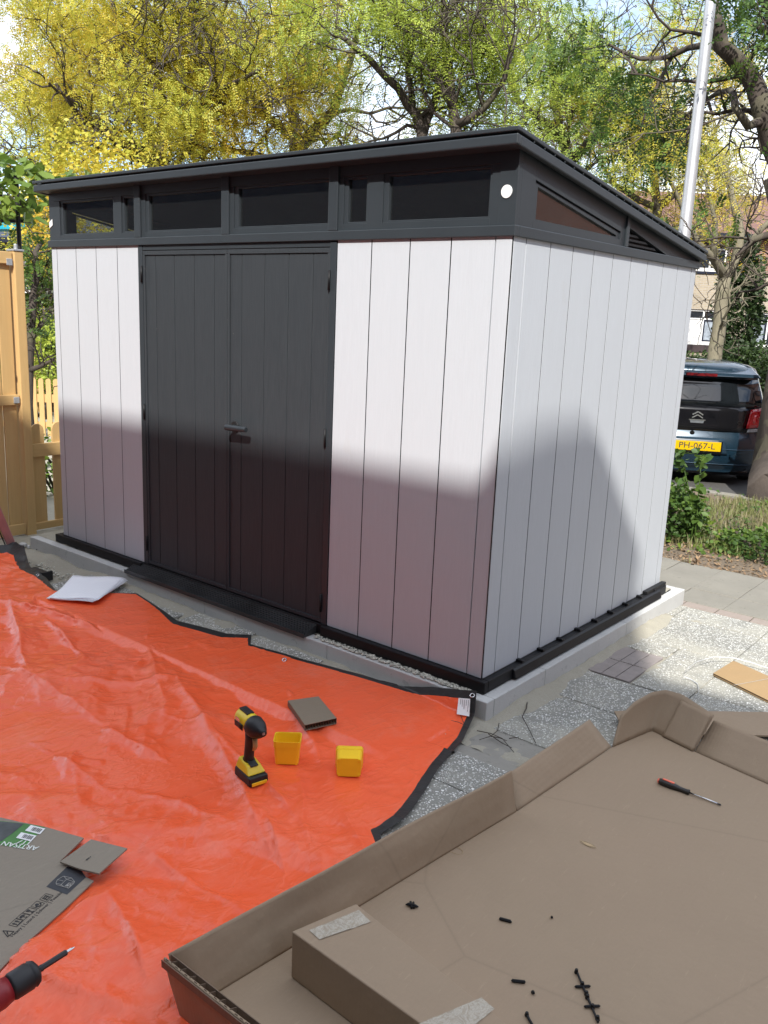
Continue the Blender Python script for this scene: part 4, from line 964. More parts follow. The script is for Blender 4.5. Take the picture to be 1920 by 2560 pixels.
def ln(a, b, w=.0012, k=3): m.bar(L4(*a, PZ+e*k), L4(*b, PZ+e*k), w, .0004)
for a, b in (((672, 808), (690, 765)), ((690, 765), (765, 722)), ((765, 722), (860, 745)), ((860, 745), (897, 790)), ((897, 790), (885, 812)), ((885, 812), (825, 870)), ((825, 870), (770, 852)), ((770, 852), (680, 825)), ((680, 825), (672, 808)), ((672, 808), (735, 825)), ((735, 825), (800, 760)), ((735, 825), (725, 842)), ((800, 760), (860, 745)), ((800, 760), (885, 790)), ((735, 825), (770, 852)), ((765, 722), (800, 760)), ((690, 765), (760, 780)), ((825, 870), (835, 815)), ((835, 815), (897, 790))): ln(a, b)
m.add([L4(*p, PZ+e*2) for p in ((775, 845), (830, 800), (888, 812), (826, 868))], [(0, 1, 2, 3)]); m.build('box_symbol', MAT_INKG, bxp)
rd = L4(660, 985)-L4(235, 1360); up = np.cross((0, 0, 1), rd)
text('5/5', .017, MAT_INK, bxp, L4(833, 833, PZ+e*4), rd, up, depth=.0002)
text('Heavy | Lourd | Schwer | Pesado', .0145, MAT_INK, fc_, L4(447, 1172, PZ+e), rd, up, depth=.0002, sx=1.02)
m = MB()
quads = [((105, 1308), (190, 1232), (283, 1252), (200, 1332)), ((192, 1230), (268, 1165), (362, 1188), (285, 1250)), ((272, 1163), (352, 1098), (447, 1122), (365, 1186)), ((370, 1085), (440, 1022), (537, 1048), (462, 1110)), ((475, 1000), (550, 930), (640, 955), (560, 1035))]
def inq(q, s, t): q = [np.array(p, float) for p in q]; return (q[0]*(1-s)+q[1]*s)*(1-t)+(q[3]*(1-s)+q[2]*s)*t
for q in quads:
    for i in range(4): ln(q[i], q[(i+1) % 4], .0011, 2)
def dr(q, pts, fill=False, w=.0014):
    pp = [inq(q, *p) for p in pts]
    if fill: m.add([L4(*p, PZ+e*2) for p in pp], [tuple(range(len(pp)))])
    else:
        for a, b in zip(pp[:-1], pp[1:]): ln(a, b, w, 2)
q = quads[0]
for s in (.3, .68): dr(q, [(s, .78), (s, .22)], w=.003); dr(q, [(s-.15, .42), (s, .15), (s+.15, .42)], True)
dr(q, [(.1, .92), (.9, .92)], w=.002)
q = quads[1]; dr(q, [(.5+.38*cos(t), .52-.36*sin(t)) for t in np.linspace(0, pi, 9)], True); dr(q, [(.5, .5), (.5, .85), (.6, .9), (.66, .82)], w=.0018)
q = quads[2]; dr(q, [(.3, .12), (.7, .12), (.64, .48), (.5, .58), (.36, .48)], True); dr(q, [(.5, .55), (.5, .85)], w=.0025); dr(q, [(.3, .87), (.7, .87)], w=.0025)
q = quads[3]; dr(q, [(.5+.22*cos(t), .42+.22*sin(t)) for t in np.linspace(0, 2*pi, 9)[:-1]], True); dr(q, [(.15, .5), (.25, .75), (.5, .85), (.75, .75), (.85, .5)], w=.003)
q = quads[4]; dr(q, [(.2, .25), (.8, .25)], w=.0025); dr(q, [(.2, .5), (.8, .5)], w=.0025); dr(q, [(.3, .15), (.3, .85)], w=.002); dr(q, [(.7, .15), (.7, .85)], w=.002); dr(q, [(.2, .8), (.8, .8)], w=.002)
for a, b in (((35, 1378), (92, 1452)), ((92, 1452), (170, 1385)), ((170, 1385), (35, 1378))): ln(a, b, .002, 2)
ln((85, 1388), (93, 1418), .003, 2); ln((97, 1427), (99, 1433), .003, 2)
m.build('handling_symbols', MAT_INK, fc_)
fl2 = wroot('cardboard_flap', 'torn square cardboard piece with one printed line at the corner of the printed sheet', 'cardboard', L4(1100, 480, TZ))
m = MB(); q = [L4(*p, PZ+h) for p, h in (((722, 548), .012), ((1095, 280), .030), ((1530, 388), .032), ((1190, 690), .026), ((955, 632), .02))]; m.prism(q[::-1], (0, 0, -.005)); pb = m.build('board', MAT_CARDG, fl2)
m = MB()
for t0, t1 in ((-.02, .10), (.12, .22), (.26, .34), (.66, 1.0)): p, q_ = L4(1040+160*t0, 525-113*t0, PZ+.0262), L4(1040+160*t1, 525-113*t1, PZ+.0262); m.bar(p, q_, .0045, .0004)
m.bar(L4(1165, 532, PZ+.0262), L4(1205, 512, PZ+.0262), .0025, .0004); m.build('printed_line', MAT_INK, pb)

# red drill in the foreground, standing on its battery
pt, pc = dp(140/.864, 2082/.864, 1.86), dp(62/.864, 2115/.864, 1.80)
dd = pt-pc; dd[2] *= .3; dd /= np.linalg.norm(dd); pc = dp(20/.864, 2135/.864, 1.80)
rdz = pc[2]-(TZ+.03)
rdl = empty('cordless_drill', 'dark red cordless drill with black chuck and screwdriver bit at the bottom left corner', 'power tool', (pc[0], pc[1], TZ+.002), (0, 0, math.atan2(dd[1], dd[0])))
ax = (.97, 0, .22) if False else (1, 0, .12)
def xa(x, off=0): return (x, 0, pc[2]-TZ-.002+x*.10)
m = MB(); ell(m, [(xa(-.17), (1, 0, .1), .022, .02), (xa(-.16), (1, 0, .1), .031, .029), (xa(-.02), (1, 0, .1), .031, .030), (xa(.0), (1, 0, .1), .026, .026)], 22); m.build('body', MAT_RED, rdl, True)
m = MB(); ell(m, [(xa(.0005), (1, 0, .1), .026, .026), (xa(.006), (1, 0, .1), .0285, .0285), (xa(.042), (1, 0, .1), .0285, .0285), (xa(.044), (1, 0, .1), .0268, .0268), (xa(.047), (1, 0, .1), .0268, .0268), (xa(.049), (1, 0, .1), .0285, .0285), (xa(.058), (1, 0, .1), .024, .024), (xa(.063), (1, 0, .1), .014, .014)], 24); m.build('chuck', MAT_DKRUB, rdl, True)
m = MB(); m.tube([xa(.062), xa(.072)], .0075, 8); m.tube([xa(.072), xa(.126), xa(.128)], [.0062, .0062, .0045], 6); ch = m.build('bit_holder', MAT_DKRUB, rdl)
MB().tube([xa(.128), xa(.138), xa(.146)], [.0032, .003, .001], 6).build('bit', MAT_STEEL, rdl)
hz = pc[2]-TZ
m = MB(); ell(m, [((-.10, 0, .05), (0, 0, 1), .026, .022), ((-.10, 0, .08), (0, 0, 1), .020, .017), ((-.10, 0, hz-.03), (0, 0, 1), .022, .019)]); m.build('handle', MAT_DKRUB, rdl, True)
m = MB(); m.box((-.15, -.036, 0), (-.05, .036, .052)); m.build('battery', MAT_DKRUB, rdl, bevel=.006)

# ------------------------------------------------------------------ right-hand bits
cs = wroot('cardboard_strip', 'sunlit cardboard strip with a corrugated edge lying on the pebble tiles at the right edge', 'cardboard', F(1620, 1465, GZ))
q = [np.array([*F(*p, GZ+.026)[:2], GZ+.020]) for p in ((1541, 1452), (1585, 1425), (1800, 1520), (1800, 1580))]
m = MB().prism(q[::-1], (0, 0, .0015)); m.prism([p-(0, 0, .010) for p in q[::-1]], (0, 0, .0015)); cb = m.build('facing', m_card('warm tan board', (.36, .245, .12)), cs)
m = MB()
for k in range(120):
    t = k/119; a = q[0]*(1-t)+q[3]*t; b = q[1]*(1-t)+q[2]*t; m.bar(a*.99+b*.01-(0, 0, .0045), a*.05+b*.95-(0, 0, .0045), .0014, .0085)
m.build('corrugation', MAT_CARDE, cs)
m = MB(); m.bar(F(1585, 1480, GZ+.0235), F(1680, 1462, GZ+.0235), .003, .0004); m.build('crease', MAT_INKG, cb)
c2 = wroot('cardboard_strip', 'long plain cardboard strip in the shade behind the big carton tray, at the right edge', 'cardboard', F(1600, 1560, GZ))
q = [F(*p, GZ+.030) for p in ((1440, 1532), (1530, 1536), (1800, 1540), (1800, 1590), (1470, 1586))]
m = MB().prism(q[::-1], (0, 0, -.007)); m.build('board', MAT_CARD, c2)
c3 = wroot('cardboard_flap', 'small dark-edged cardboard tab sticking out left behind the far corner of the carton tray', 'cardboard', F(1360, 1550, GZ))
q = [F(1327, 1536, GZ+.05), F(1372, 1534, GZ+.05), F(1400, 1530, GZ+.04), F(1352, 1582, GZ+.02), F(1340, 1562, GZ+.03)]; m = MB().prism(q[::-1], (0, 0, -.006)); m.build('board', MAT_CARD, c3)
m = MB(); pts = [F(*p, GZ+h) for p, h in (((1480, 1530), .02), ((1497, 1515), .012), ((1509, 1495), .012), ((1506, 1478), .012), ((1492, 1468), .013), ((1476, 1462), .03), ((1482, 1446), .05), ((1505, 1430), .055), ((1540, 1420), .05), ((1580, 1421), .045), ((1620, 1431), .04), ((1670, 1448), .03), ((1740, 1475), .02))]
G = np.array([[p+(0, 0, 0), p+(0.0, 0.005, .003)] for p in pts]); 
tag(MB().grid(G).build('packing_strap', simple('white plastic strap', (.55, .56, .56), .35), None, True, solid=.001), 'thin white plastic packing strap curling over the pebble tiles beside the shed', 'strap')
# twigs and roots
def twig(name, lab, pts, r, z=GZ+.012, jit=.3, grp='thin dead twigs and roots on the ground'):
    m = MB(); r_ = random.Random(len(lab))
    for pl in pts:
        P_ = [F(x, y, z+r_.uniform(0, .012)) for x, y in pl]; m.tube(P_, [r*(1-.5*i/len(P_)) for i in range(len(P_))], 5)
    return tag(m.build(name, simple('dead twig', (.06, .045, .035), .8), None, True), lab, 'twig', grp)
twig('twig', 'curved dark twig leaning on the pebble tile right of the shed corner', [[(1322, 1723), (1318, 1752), (1305, 1785), (1320, 1812), (1332, 1840), (1342, 1855)][0:0] or [(1140, 1505), (1137, 1530), (1128, 1548), (1140, 1570), (1150, 1590), (1157, 1605)]], .0028)
twig('root', 'branched roots in the dirt gap below the slab corner', [[(1030, 1578), (1060, 1584), (1085, 1595), (1110, 1625)], [(1078, 1562), (1075, 1578), (1060, 1590), (1035, 1598)], [(1055, 1585), (1085, 1605), (1105, 1615)], [(1060, 1590), (1080, 1594), (1095, 1600)], [(1100, 1595), (1120, 1592)]], .0022)
twig('twig', 'tiny forked twig lying on the tarpaulin just below its care label', [[(1012, 1570), (990, 1560), (975, 1556)], [(1003, 1565), (995, 1545), (986, 1520)]], .0015, TZ+.03)
twig('twig', 'long stick on the sand beside the left end of the shed', [[(78, 1188), (105, 1186), (140, 1184), (160, 1185), (168, 1185)], [(95, 1198), (115, 1192), (140, 1194)]], .006)
m = MB().prism([F(*p, GZ+.022) for p in ((88, 1166), (100, 1174), (150, 1186), (92, 1186))][::-1], (0, 0, -.02)); tag(m.build('paver', MAT_KERB, bevel=.004), 'broken grey paver half buried in sand at the left end of the shed', 'paver')
# small stones along the slab
m = MB(); rr = random.Random(2)
V0 = []
def pebble(m, c, r, rr):
    n = 6; vs = [c+np.array((0, 0, -r*.5))]; ra = [r*rr.uniform(.7, 1.2) for _ in range(n)]; el = rr.uniform(.6, 1); rt = rr.uniform(0, pi)
    for zz, sc in ((-.2, .9), (.35, .75)):
        for k in range(n):
            t = 2*pi*k/n; x, y = ra[k]*sc*cos(t), ra[k]*sc*sin(t)*el; vs.append(c+np.array((x*cos(rt)-y*sin(rt), x*sin(rt)+y*cos(rt), r*zz)))
    vs.append(c+np.array((0, 0, r*.6))); fs = []
    for k in range(n): k2 = (k+1) % n; fs += [(0, 1+k2, 1+k), (1+k, 1+k2, 7+k2, 7+k), (7+k, 7+k2, 13)]
    m.add(vs, fs)
for k in range(1700):
    x = rr.uniform(-.95, .0) if k < 500 else rr.uniform(.036, .03); 
    if k < 500: p = np.array((x, rr.uniform(-.07, -.033), SLZ+.006))
    else: p = np.array((rr.uniform(-3.4, .05), rr.uniform(-.3, -.1), GZ+.012))
    pebble(m, p, rr.uniform(.004, .010)*(1.5 if k > 1500 else 1), rr)
tag(m.build('pebbles', simple('mixed pebbles', (.46, .44, .37), .8, .4, 40, .2), None, True), None, None, kind='stuff')

# ------------------------------------------------------------------ left fence, gate, handle
FX = -4.05
fe = wroot('wooden_gate', 'tall pine board gate with post at the left edge of the picture', 'gate', (FX, -.2, GZ))
m = MB(); m.box((FX-.045, .112, GZ-.1), (FX+.045, .180, 1.832)); gp = m.build('post', MAT_PINE, fe, bevel=.006)
m = MB(); m.box((FX-.05, .107, 1.8325), (FX+.05, .185, 1.845)); m.tube([(FX, .15, 1.845), (FX, .15, 1.88)], .012, 8); m.build('post_cap', MAT_METAL, gp, bevel=.002)
ed = [.098, -.005, -.11, -.215, -.32, -.425, -.53]
for a, b in zip(ed[1:], ed[:-1]): MB().box((FX-.012, a+.004, GZ+.02), (FX+.008, b-.004, 1.80)).build('board', MAT_PINE, fe, bevel=.004)
for z0, z1 in ((1.745, 1.825), (.785, .857), (-.155, -.078)): MB().box((FX+.0085, -.55, z0), (FX+.032, .104, z1)).build('rail', MAT_PINEY, fe, bevel=.003)
for zc in (1.757, .82): MB().box((FX+.0325, .060, zc-.022), (FX+.040, .102, zc+.022)).build('bracket', MAT_METAL, fe, bevel=.002)
def picket(m, x, y, w, z0, z1, t=.018, along='y'):
    pts = []; n = 6; r = w/2
    pr_ = [(-r, z0), (r, z0)] + [(r*cos(k*pi/n), z1-r+r*sin(k*pi/n)) for k in range(n+1)]
    if along == 'y': m.prism([(x, y+a, b) for a, b in pr_], (t, 0, 0))
    else: m.prism([(x+a, y, b) for a, b in pr_], (0, t, 0))
pk = wroot('picket_fence', 'low pine picket fence section between the gate post and the shed', 'fence', (FX, .45, GZ))
for i in range(5):
    m = MB(); picket(m, FX-.03, .252+i*.165, .10, -.13, .636+.004*i); m.build('picket', MAT_PINE, pk, bevel=.002)
for z0, z1 in ((.397, .493), (-.147, -.095)): MB().box((FX-.0118, .184, z0), (FX+.012, 1.1, z1)).build('rail', MAT_PINEY, pk, bevel=.003)
# sunlit fence further back
A = dp(60/.864, 900/.864, 11.0); Fd = np.array((AR[0], AR[1])); Fd = Fd/np.linalg.norm(Fd)
pf2 = empty('picket_fence', 'sunlit pine picket fence further back, seen between the gate post and the shed', 'fence', (A[0]-2.5*Fd[0], A[1]-2.5*Fd[1], ROADZ), (0, 0, math.atan2(Fd[1], Fd[0])))
ztp = dp(75/.864, 815/.864, 11)[2]-ROADZ
for i in range(44):
    m = MB(); picket(m, i*.0925, 0, .062, .05, ztp, .016, 'x'); m.build('picket', MAT_PINE, pf2)
MB().box((-.1, .0165, ztp-.30), (4.2, .04, ztp-.20)).build('rail', MAT_PINE, pf2); MB().box((-.1, .0165, .25), (4.2, .04, .33)).build('rail', MAT_PINE, pf2)
# pink handle and dark tool at the left edge
hb = wroot('tool_handle', 'faded pink metal handle leaning at the left edge beside the orange tarpaulin', 'tool', (-3.6, -.35, GZ))
a, b = F(-16, 1085, .16), F(34, 1198, TZ+.02)
a = atX(-8/.864, 1100/.864, b[0]+.02); MB().bar(a+(a-b)*.6, b, .055, .03, (1, -.4, 0)).build('handle', MAT_PINK, hb, bevel=.006)
m = MB().bar(a+(a-b)*.6+(.0, -.04, -.0), b+(0, -.04, 0), .008, .02, (1, -.4, 0)); m.build('handle_edge', MAT_DKRUB, hb)
q = F(88, 1240, GZ+.03); tg = wroot('black_bracket', 'small black plastic bracket on the sand beside the booklet and tarpaulin edge', 'bracket', q)
m = MB(); m.box((q[0]-.11, q[1]-.02, GZ), (q[0]+.06, q[1]+.03, GZ+.05)); m.build('block', MAT_DKRUB, tg, bevel=.008); m = MB().box((q[0]+.0605, q[1]-.03, GZ), (q[0]+.075, q[1]+.04, GZ+.06)); m.build('end_plate', MAT_DKRUB, tg, bevel=.004)
sp_ = [((F(20+i*14, 1183-i*2+6*((i*3) % 2), GZ+.012))) for i in range(7)]
RL = ['flat pale', 'small dark', 'large round', 'jagged', 'half buried']
for i, p in enumerate(sp_[:5]):
    m = MB(); pebble(m, np.array(p)+np.array((0, 0, .005)), .028+.008*((i*5) % 3), random.Random(i)); tag(m.build('rubble_stone', MAT_KERB, None, True, bevel=.003), RL[i]+' rubble stone, '+['first', 'second', 'third', 'fourth', 'fifth'][i]+' from the left in the row between gate and tarpaulin', 'stone', 'rubble beside the gate')

# ------------------------------------------------------------------ plants
def leaf_mesh(name, C_, size, mat, parent, seed=0, asp=.5, up=.0, droop=0, six=False):
    """one small blade per centre, random orientation"""
    r = np.random.RandomState(seed); n = len(C_); d = r.randn(n, 3); d[:, 2] = d[:, 2]*.55-droop; d /= np.linalg.norm(d, axis=1)[:, None]
    q = r.randn(n, 3); q[:, 2] += up; s = np.cross(d, q); s /= np.linalg.norm(s, axis=1)[:, None]+1e-9
    sz = size*(.6+.8*r.rand(n))[:, None]
    if six:
        nn = np.cross(d, s); P = [C_, C_+d*sz*.35+s*sz*asp*.5-nn*sz*.06, C_+d*sz*.7+s*sz*asp*.38-nn*sz*.05, C_+d*sz, C_+d*sz*.7-s*sz*asp*.38-nn*sz*.05, C_+d*sz*.35-s*sz*asp*.5-nn*sz*.06]
        V = np.stack(P, 1).reshape(-1, 3); b = np.arange(n)[:, None]*6; Fq = np.concatenate([b+[0, 1, 2, 3], b+[0, 3, 4, 5]], 1).reshape(-1, 4)
    else:
        P = [C_, C_+d*sz*.5+s*sz*asp*.5, C_+d*sz, C_+d*sz*.5-s*sz*asp*.5]; V = np.stack(P, 1).reshape(-1, 3); Fq = np.arange(4*n).reshape(-1, 4)
    return npmesh(name, V, Fq, mat, parent)
def fronds(name, tips, dirs, n_per, spread, length, size, mat, parent, r, pairs=6):
    """feathery compound leaves: a stalk with rows of leaflets, scattered round the twig tips"""
    k = r.poisson(n_per, len(tips)); idx = np.repeat(np.arange(len(tips)), k); n = len(idx)
    o = tips[idx]+r.randn(n, 3)*spread*np.array([1, 1, .7]); d = dirs[idx]*.5+r.randn(n, 3)*.8; d[:, 2] -= .35; d /= np.linalg.norm(d, axis=1)[:, None]
    q = r.randn(n, 3)*.45; q[:, 2] += 1; s_ = np.cross(d, q); s_ /= np.linalg.norm(s_, axis=1)[:, None]+1e-9
    L_ = length*(.6+.8*r.rand(n))[:, None]; P = []
    for j in range(pairs):
        t = (j+.6)/pairs; c = o+d*L_*t; c[:, 2] -= (t*t*.25)*L_[:, 0]
        for sg in (-1, 1):
            e = s_*sg*.85+d*.45+r.randn(n, 3)*.16; e /= np.linalg.norm(e, axis=1)[:, None]; w = np.cross(e, np.cross(d, s_))
            w /= np.linalg.norm(w, axis=1)[:, None]+1e-9; sz = size*(1-.35*abs(t-.45))*(.8+.4*r.rand(n))[:, None]
            P.append(np.stack([c, c+e*sz*.45+w*sz*.24, c+e*sz, c+e*sz*.45-w*sz*.24], 1))
    V = np.stack(P, 1).reshape(-1, 3); Fq = np.arange(len(V)).reshape(-1, 4)
    return npmesh(name, V, Fq, mat, parent)
def branch_path(p, d, L, r, n=7, wob=.22, grav=.0):
    pts = [p]; d = d/np.linalg.norm(d)
    for i in range(n):
        d = d+r.randn(3)*wob; d[2] += grav; d /= np.linalg.norm(d); p = p+d*L/n; pts.append(p)
    return pts, d
def tree(name, label, limbs, seed, leafmat, bark, dens=3., leaf=.07, lv=(7, 5, 4), L1=2.6, spread=.32, grow_from=.25, up=.25, cull=None, group='trees behind the shed', base=None, spl=.34, twigr=.008, cat='tree', thr=.42, thin=.33, pairs=7):
    r = np.random.RandomState(seed); base = base if base is not None else limbs[0][0][0]
    root = wroot(name, label, cat, base, group); tm = MB(); tips = []; dirs = []
    def sub_(pts, rad, lvl, L):
        n = lv[lvl]; m_ = len(pts)
        for k in range(n):
            f = grow_from+(1-grow_from)*(k+r.rand())/n if lvl == 0 else .2+.8*(k+r.rand())/n
            x = f*(m_-1); i = min(int(x), m_-2); p = pts[i]+(pts[i+1]-pts[i])*(x-i); ax_ = pts[i+1]-pts[i]; ax_ = ax_/(np.linalg.norm(ax_)+1e-9)
            d = r.randn(3); d -= ax_*(d@ax_)*.7; d /= np.linalg.norm(d); d = d+ax_*.55; d[2] += up; d /= np.linalg.norm(d)
            Lk = L*(.6+.7*r.rand())*(1-.35*f); rk = rad[i]*(thin+.12*r.rand())*.85 if lvl == 0 else rad[0]*.5
            rk = max(rk, twigr)
            bp, dl = branch_path(p, d, Lk, r, 6 if lvl < 2 else 4, .24)
            rad_k = [rk*(1-.8*j/(len(bp)-1))+twigr*.35 for j in range(len(bp))]
            tm.tube(bp, rad_k, 5 if lvl == 0 else (4 if lvl == 1 else 3), False)
            if lvl < len(lv)-1: sub_(bp, rad_k, lvl+1, L*.52)
            if lvl >= 1:
                for j in range(2, len(bp)): tips.append(bp[j]); dirs.append(dl)
    for pts, r0, r1 in limbs:
        P_ = [np.array(p, float) for p in pts]; Q = []
        for a, b in zip(P_[:-1], P_[1:]):
            for s in (0, .5): Q.append(a+(b-a)*s+r.randn(3)*.02*(s > 0)*np.linalg.norm(b-a))
        Q.append(P_[-1]); rad = [r0+(r1-r0)*j/(len(Q)-1) for j in range(len(Q))]; tm.tube(Q, rad, 10, True); sub_(Q, rad, 0, L1)
    tm.build('trunk', bark, root, True)
    tips = np.array(tips); dirs = np.array(dirs)
    if cull is not None: k = cull(tips); tips, dirs = tips[k], dirs[k]
    keep = NZ.fbm(tips[:, 0]*.9+tips[:, 2]*.7+seed, tips[:, 1]*.9-tips[:, 2]*.5, 3) > thr
    tips, dirs = tips[keep], dirs[keep]
    fronds('crown', tips, dirs, dens, spread, spl, leaf, leafmat, root, r, pairs)
    return root
def G(x, y, d, z=None):
    p = dp(x/.864, y/.864, d)
    return p
def up_from(p, z): return np.array((p[0], p[1], z))
# left golden tree (several leaders seen above the roof)
def trunk_pts(px_list, d): return [G(x, y, dd) for (x, y, dd) in px_list]
b0 = G(350, 420, 17.); gA = up_from(b0, ROADZ)
tree('locust_tree', 'golden-leaved tree with dark forked trunk rising behind the left half of the shed roof', [
    ([gA, b0, G(343, 345, 17)], .24, .20), ([G(343, 345, 17), G(325, 290, 17), G(300, 235, 16.6), G(280, 180, 16.4), G(262, 100, 16), G(240, 0, 15.6)], .13, .04),
    ([G(343, 345, 17), G(352, 290, 17.2), G(375, 235, 17.4), G(395, 180, 17.5), G(405, 100, 17.8), G(420, -60, 18)], .14, .04),
    ([G(352, 290, 17.2), G(350, 200, 17.2), G(330, 130, 17.2), G(335, 0, 17)], .10, .03),
    ([G(345, 340, 17), G(310, 318, 16.6), G(270, 305, 16), G(180, 260, 15.4), G(120, 180, 15)], .09, .03),
    ([G(375, 235, 17.4), G(430, 230, 17), G(480, 190, 16.6), G(560, 150, 16)], .10, .03),
    ([G(400, 250, 17.3), G(415, 200, 17.4), G(450, 120, 17.6), G(500, -20, 18)], .08, .03)], 11, LEAF_Y, BARKD, dens=6.0, leaf=.052, base=gA, thr=.47, spl=.27, spread=.30)
p0 = G(120, 470, 20); tree('locust_tree', 'yellow-green tree at the far left behind the gate post', [([up_from(p0, ROADZ), p0, G(130, 330, 20), G(140, 200, 20), G(160, 60, 20)], .2, .05), ([p0, G(90, 380, 19.5), G(50, 320, 19)], .1, .03), ([G(130, 330, 20), G(190, 240, 20), G(230, 120, 20)], .12, .03)],
     23, LEAF_Y, BARK, dens=6.5, leaf=.056, L1=2.5, thr=.43, base=up_from(p0, ROADZ), spread=.42)
p0 = G(640, 420, 19); tree('locust_tree', 'dense orange-tinged tree behind the middle of the shed roof', [([up_from(p0, ROADZ), p0, G(640, 300, 19), G(620, 180, 19), G(600, 20, 19)], .24, .05), ([G(640, 300, 19), G(560, 240, 18.5), G(520, 130, 18)], .12, .03), ([G(640, 330, 19), G(720, 240, 18.6), G(760, 120, 18.3), G(790, -10, 18)], .14, .03), ([G(650, 360, 19), G(540, 330, 18), G(450, 320, 17.6)], .1, .03)],
     37, LEAF_O, BARK, dens=8.0, leaf=.052, base=up_from(p0, ROADZ), L1=2.8, spread=.36, thr=.42)
p0 = G(905, 400, 16); tree('locust_tree', 'open-crowned tree with slanting double trunk behind the ridge of the shed roof', [([up_from(p0, ROADZ), p0, G(912, 290, 16), G(900, 250, 16), G(860, 190, 15.6), G(800, 130, 15), G(740, 80, 14.6)], .14, .04), ([G(912, 290, 16), G(935, 230, 16.2), G(960, 150, 16.4), G(965, 40, 16.5)], .10, .03), ([G(890, 235, 15.9), G(880, 150, 15.8), G(900, 40, 15.6)], .07, .03)],
     41, LEAF_G, BARKD, dens=5.0, leaf=.05, base=up_from(p0, ROADZ), L1=2.3, thr=.46, spread=.2)
p0 = G(990, 400, 15.4); tree('locust_tree', 'tree with straight thick trunk just right of the slanting double trunk behind the roof', [([up_from(p0, ROADZ), p0, G(985, 280, 15.4), G(975, 200, 15.4), G(962, 90, 15.4), G(960, -40, 15.4)], .14, .045), ([G(985, 270, 15.4), G(1040, 240, 15), G(1090, 170, 14.6), G(1120, 60, 14.4)], .08, .02), ([G(980, 235, 15.4), G(940, 160, 15.2), G(930, 60, 15)], .07, .02)],
     53, LEAF_G, BARKD, dens=5.0, leaf=.05, base=up_from(p0, ROADZ), L1=2.2, thr=.46, spread=.2)
p0 = G(1240, 500, 22); tree('locust_tree', 'pale green airy tree far behind the right end of the shed roof', [([up_from(p0, ROADZ), p0, G(1230, 350, 22), G(1200, 200, 22), G(1180, 20, 22)], .24, .05), ([G(1230, 350, 22), G(1320, 260, 21), G(1380, 120, 21)], .14, .03), ([G(1225, 300, 22), G(1120, 220, 21), G(1060, 90, 21)], .12, .03)],
     67, LEAF_G, BARKD, dens=6.0, leaf=.060, base=up_from(p0, ROADZ), L1=2.8, spread=.3, thr=.47)
p0 = G(1420, 620, 25); tree('locust_tree', 'yellow tree far off between the steel lamp post and the shed roof edge', [([up_from(p0, ROADZ), p0, G(1420, 450, 25), G(1400, 300, 25), G(1420, 150, 25)], .22, .05), ([G(1420, 450, 25), G(1330, 400, 24), G(1280, 330, 24)], .1, .03), ([G(1420, 450, 25), G(1500, 380, 25), G(1560, 250, 25)], .12, .03)],
     71, LEAF_O, BARK, dens=7.0, leaf=.062, base=up_from(p0, ROADZ), L1=2.7, spread=.4, thr=.44)
# tree behind the car
p0 = G(1542, 790, 18); gB = up_from(p0, ROADZ)
tree('street_tree', 'tree with pale forked trunk standing behind the dark blue car', [([gB, p0, G(1552, 720, 18), G(1558, 650, 18), G(1566, 600, 18)], .155, .13), ([G(1566, 600, 18), G(1538, 555, 17.6), G(1505, 520, 17.2), G(1470, 440, 17), G(1430, 360, 16.6)], .10, .03),
    ([G(1566, 600, 18), G(1590, 560, 18), G(1600, 500, 18), G(1580, 420, 18), G(1560, 330, 18)], .13, .04), ([G(1596, 555, 18), G(1640, 500, 17.6), G(1700, 430, 17.4)], .09, .03), ([G(1540, 560, 17.6), G(1545, 480, 17.4), G(1520, 380, 17.2)], .08, .02)],
    83, LEAF_Y, BARKL, dens=4.0, leaf=.048, base=gB, L1=1.9, grow_from=.45, thin=.15, thr=.43, lv=(4, 4, 3), cull=lambda t: t[:, 2] > 2.9)
# big near tree at the right edge
gC = np.array(at(1960, 1262, -.17)); dC = 9.3
def H(x, y, d): return dp(x, y, d)
tree('large_tree', 'large dark-limbed tree whose thick trunk stands at the right edge beside the car', [
    ([gC+(0, 0, -.2), gC+(0, 0, .05), H(1962, 1180, dC), H(1985, 1000, dC), H(2020, 800, dC), H(2015, 600, dC), H(1965, 430, 9.2)], .40, .24),
    ([H(1965, 440, 9.2), H(1935, 370, 9.1), H(1912, 290, 9), H(1888, 215, 9), H(1850, 160, 8.9), H(1803, 116, 8.8), H(1785, 40, 8.7), H(1770, -60, 8.6)], .13, .06),
    ([H(1912, 300, 9), H(1870, 315, 8.9), H(1838, 270, 8.8), H(1825, 225, 9.6), H(1790, 235, 10.2), H(1740, 270, 10.8), H(1700, 300, 11)], .05, .015),
    ([H(1860, 170, 9.2), H(1780, 110, 10.4), H(1720, 120, 10.8), H(1660, 145, 11), H(1600, 148, 11), H(1520, 110, 11)], .05, .015),
    ([H(1690, 120, 11), H(1655, 190, 11), H(1620, 260, 11), H(1600, 330, 11)], .03, .01),
    ([H(2005, 560, 9.2), H(1880, 600, 9), H(1840, 640, 8.9)], .05, .015),
    ([H(1965, 430, 9.2), H(1960, 200, 9.4), H(1940, 60, 9.4), H(1900, -60, 9.4)], .12, .05)],
    97, LEAF_D, BARKD, dens=1.5, thr=.44, thin=.28, leaf=.06, base=gC, L1=1.3, lv=(5, 4, 3), twigr=.005, group=None, spread=.22, spl=.24, grow_from=.2, cull=lambda t: t[:, 2] > 2.6)
